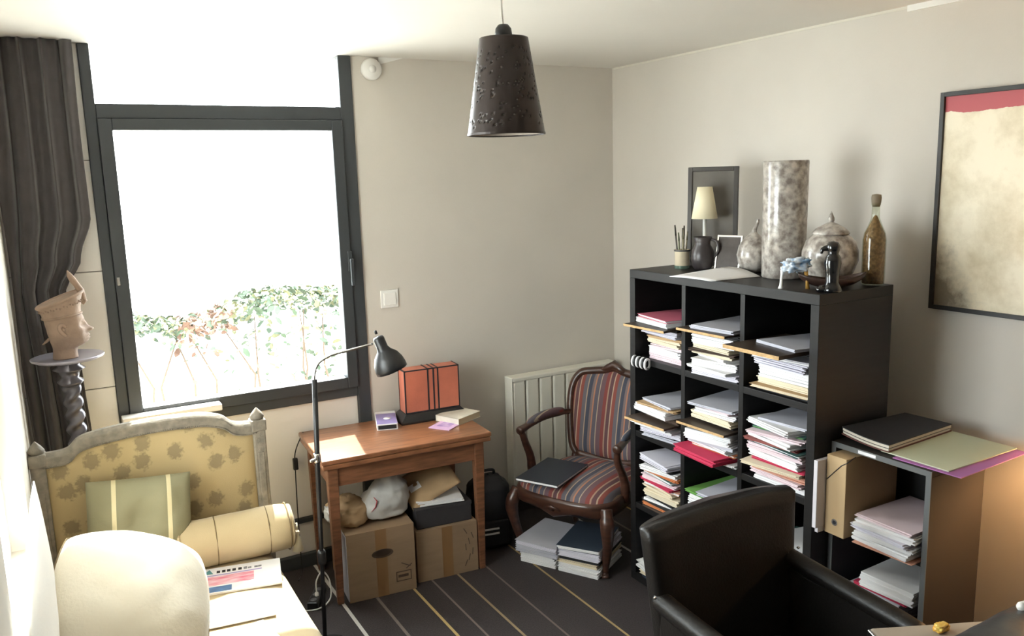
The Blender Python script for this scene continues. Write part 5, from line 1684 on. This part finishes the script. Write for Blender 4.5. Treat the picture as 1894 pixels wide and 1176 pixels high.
mb_ = MB().grid(ocback, 60, 16, wrap_u=True)
ring = [ocback(k / 60, 1.0) for k in range(60)]
cen = Vector((0, sum(p[1] for p in ring) / 60, 0.915))
mb_.add([Vector(p).lerp(cen, 0.0) for p in ring] + [Vector(p).lerp(Vector((p[0] * 0.97, cen.y, p[2] + 0.016)), 0.6) for p in ring], [(k, (k + 1) % 60, 60 + (k + 1) % 60, 60 + k) for k in range(60)] + [tuple(range(60, 120))], True)
mb_.build('backrest', m_black_leather, oc)
for s in (-1, 1):
    pth = bezier([(s * 0.270, 0.0, 0.675), (s * 0.272, -0.10, 0.665), (s * 0.272, -0.30, 0.650), (s * 0.268, -0.46, 0.640), (s * 0.266, -0.49, 0.615), (s * 0.264, -0.50, 0.45), (s * 0.262, -0.50, 0.36)], 6)
    MB().tube(pth, 0.032, 14).build('armrest', m_black_leather, oc)
    MB().bx(s * 0.265 - 0.018, s * 0.265 + 0.018, -0.485, -0.01, 0.34, 0.65).build('arm_panel', m_black_leather, oc, 0.01, 3)
sm = MB()


def ocseat(a, b):
    t = a * 2 * PI
    c, s = math.cos(t), math.sin(t)
    k = 1 - b
    x = 0.240 * math.copysign(abs(c) ** 0.3, c) * (k if b else 1)
    y = 0.245 * math.copysign(abs(s) ** 0.3, s) * (k if b else 1) - 0.25
    return (x, y, 0.40 + 0.055 * (1 - k ** 4) ** 0.5)


sm.grid(ocseat, 48, 12, wrap_u=True).build('seat', m_black_leather, oc)
MB().bx(-0.245, 0.245, -0.495, 0.02, 0.30, 0.402).build('seat_base', m_black_leather, oc, 0.012, 3)
for s in (-1, 1):
    for y in (-0.46, -0.01):
        MB().lathe([(0.014, 0), (0.022, 0.30)], (s * 0.23, y, 0), 12).build('leg', m_black_metal, oc)
    MB().lathe([(0, -0.006), (0.006, 0), (0, 0.006)], (s * 0.305, -0.02, 0.70), 10).build('stud', m_chrome, oc)

# ------------------------------------------------------------------ desk in the lower right corner
dk = thing('desk', 'pale grey-beige desk top at the lower right, in front of the leather armchair', 'desk', (-0.868, -3.177, 0), R(-26))
m_desk = mat('beige_laminate', (0.40, 0.35, 0.29), 0.45, var=0.05, scale=4)
MB().bx(-0.50, 0.50, -0.30, 0.30, 0.722, 0.750).build('top', m_desk, dk, 0.010, 4)
MB().bx(-0.509, -0.50, -0.29, 0.29, 0.720, 0.752).build('edge_trim', m_chrome, dk, 0.004, 3)
for sx in (-1, 1):
    for sy in (-1, 1):
        MB().lathe([(0.018, 0), (0.018, 0.722)], (sx * 0.44, sy * 0.25, 0), 14).build('leg', m_black_metal, dk)
bag = thing('laptop_sleeve', 'dark grey padded sleeve lying on the desk at the right corner', 'bag', (-1.000, -3.06, 0.7505), R(0))
mb_, rim = pillow_mb(0.50, 0.36, 0.082, 24, 24, pinch=0.02, wr=0.006, seed=6, p=7)
mb_.build('body', mat('dark_grey_plastic', (0.055, 0.055, 0.056), 0.35, bump=0.15, bscale=30), bag, rot=(R(90), 0, 0), loc=(0, 0, 0.043))
MB().tube(rim + [rim[0]], 0.004, 6).build('zip', m_black_metal, bag, rot=(R(90), 0, 0), loc=(0, 0, 0.043))
rl = thing('white_tube', 'white rounded tube lying on the dark grey sleeve by the desk corner', 'tube', (-0.915, -2.935, 0.8335), R(-12))
MB().lathe([(0.0, 0.0), (0.009, 0.002), (0.012, 0.008), (0.012, 0.045), (0.008, 0.052), (0.0, 0.053)], (-0.025, 0, 0.0125), 18, axis=(1, 0, 0)).build('tube', m_white_plastic, rl)
MB().lathe([(0.0125, 0.045), (0.0130, 0.048), (0.0130, 0.07), (0.0, 0.071)], (-0.025, 0, 0.0135), 18, axis=(1, 0, 0)).build('cap', m_black_metal, rl)
yo = lump((0.022, 0.013, 0.010), seed=2, amp=0.006, freq=6, floor=-0.0098)
o = yo.build('amber_pebble', mat('amber_yellow', (0.75, 0.36, 0.04), 0.2, color2=(0.85, 0.62, 0.15), scale=40), loc=(-1.045, -2.800, 0.7605))
tag(o, 'small yellow-orange object on the desk beside the dark sleeve', 'ornament')
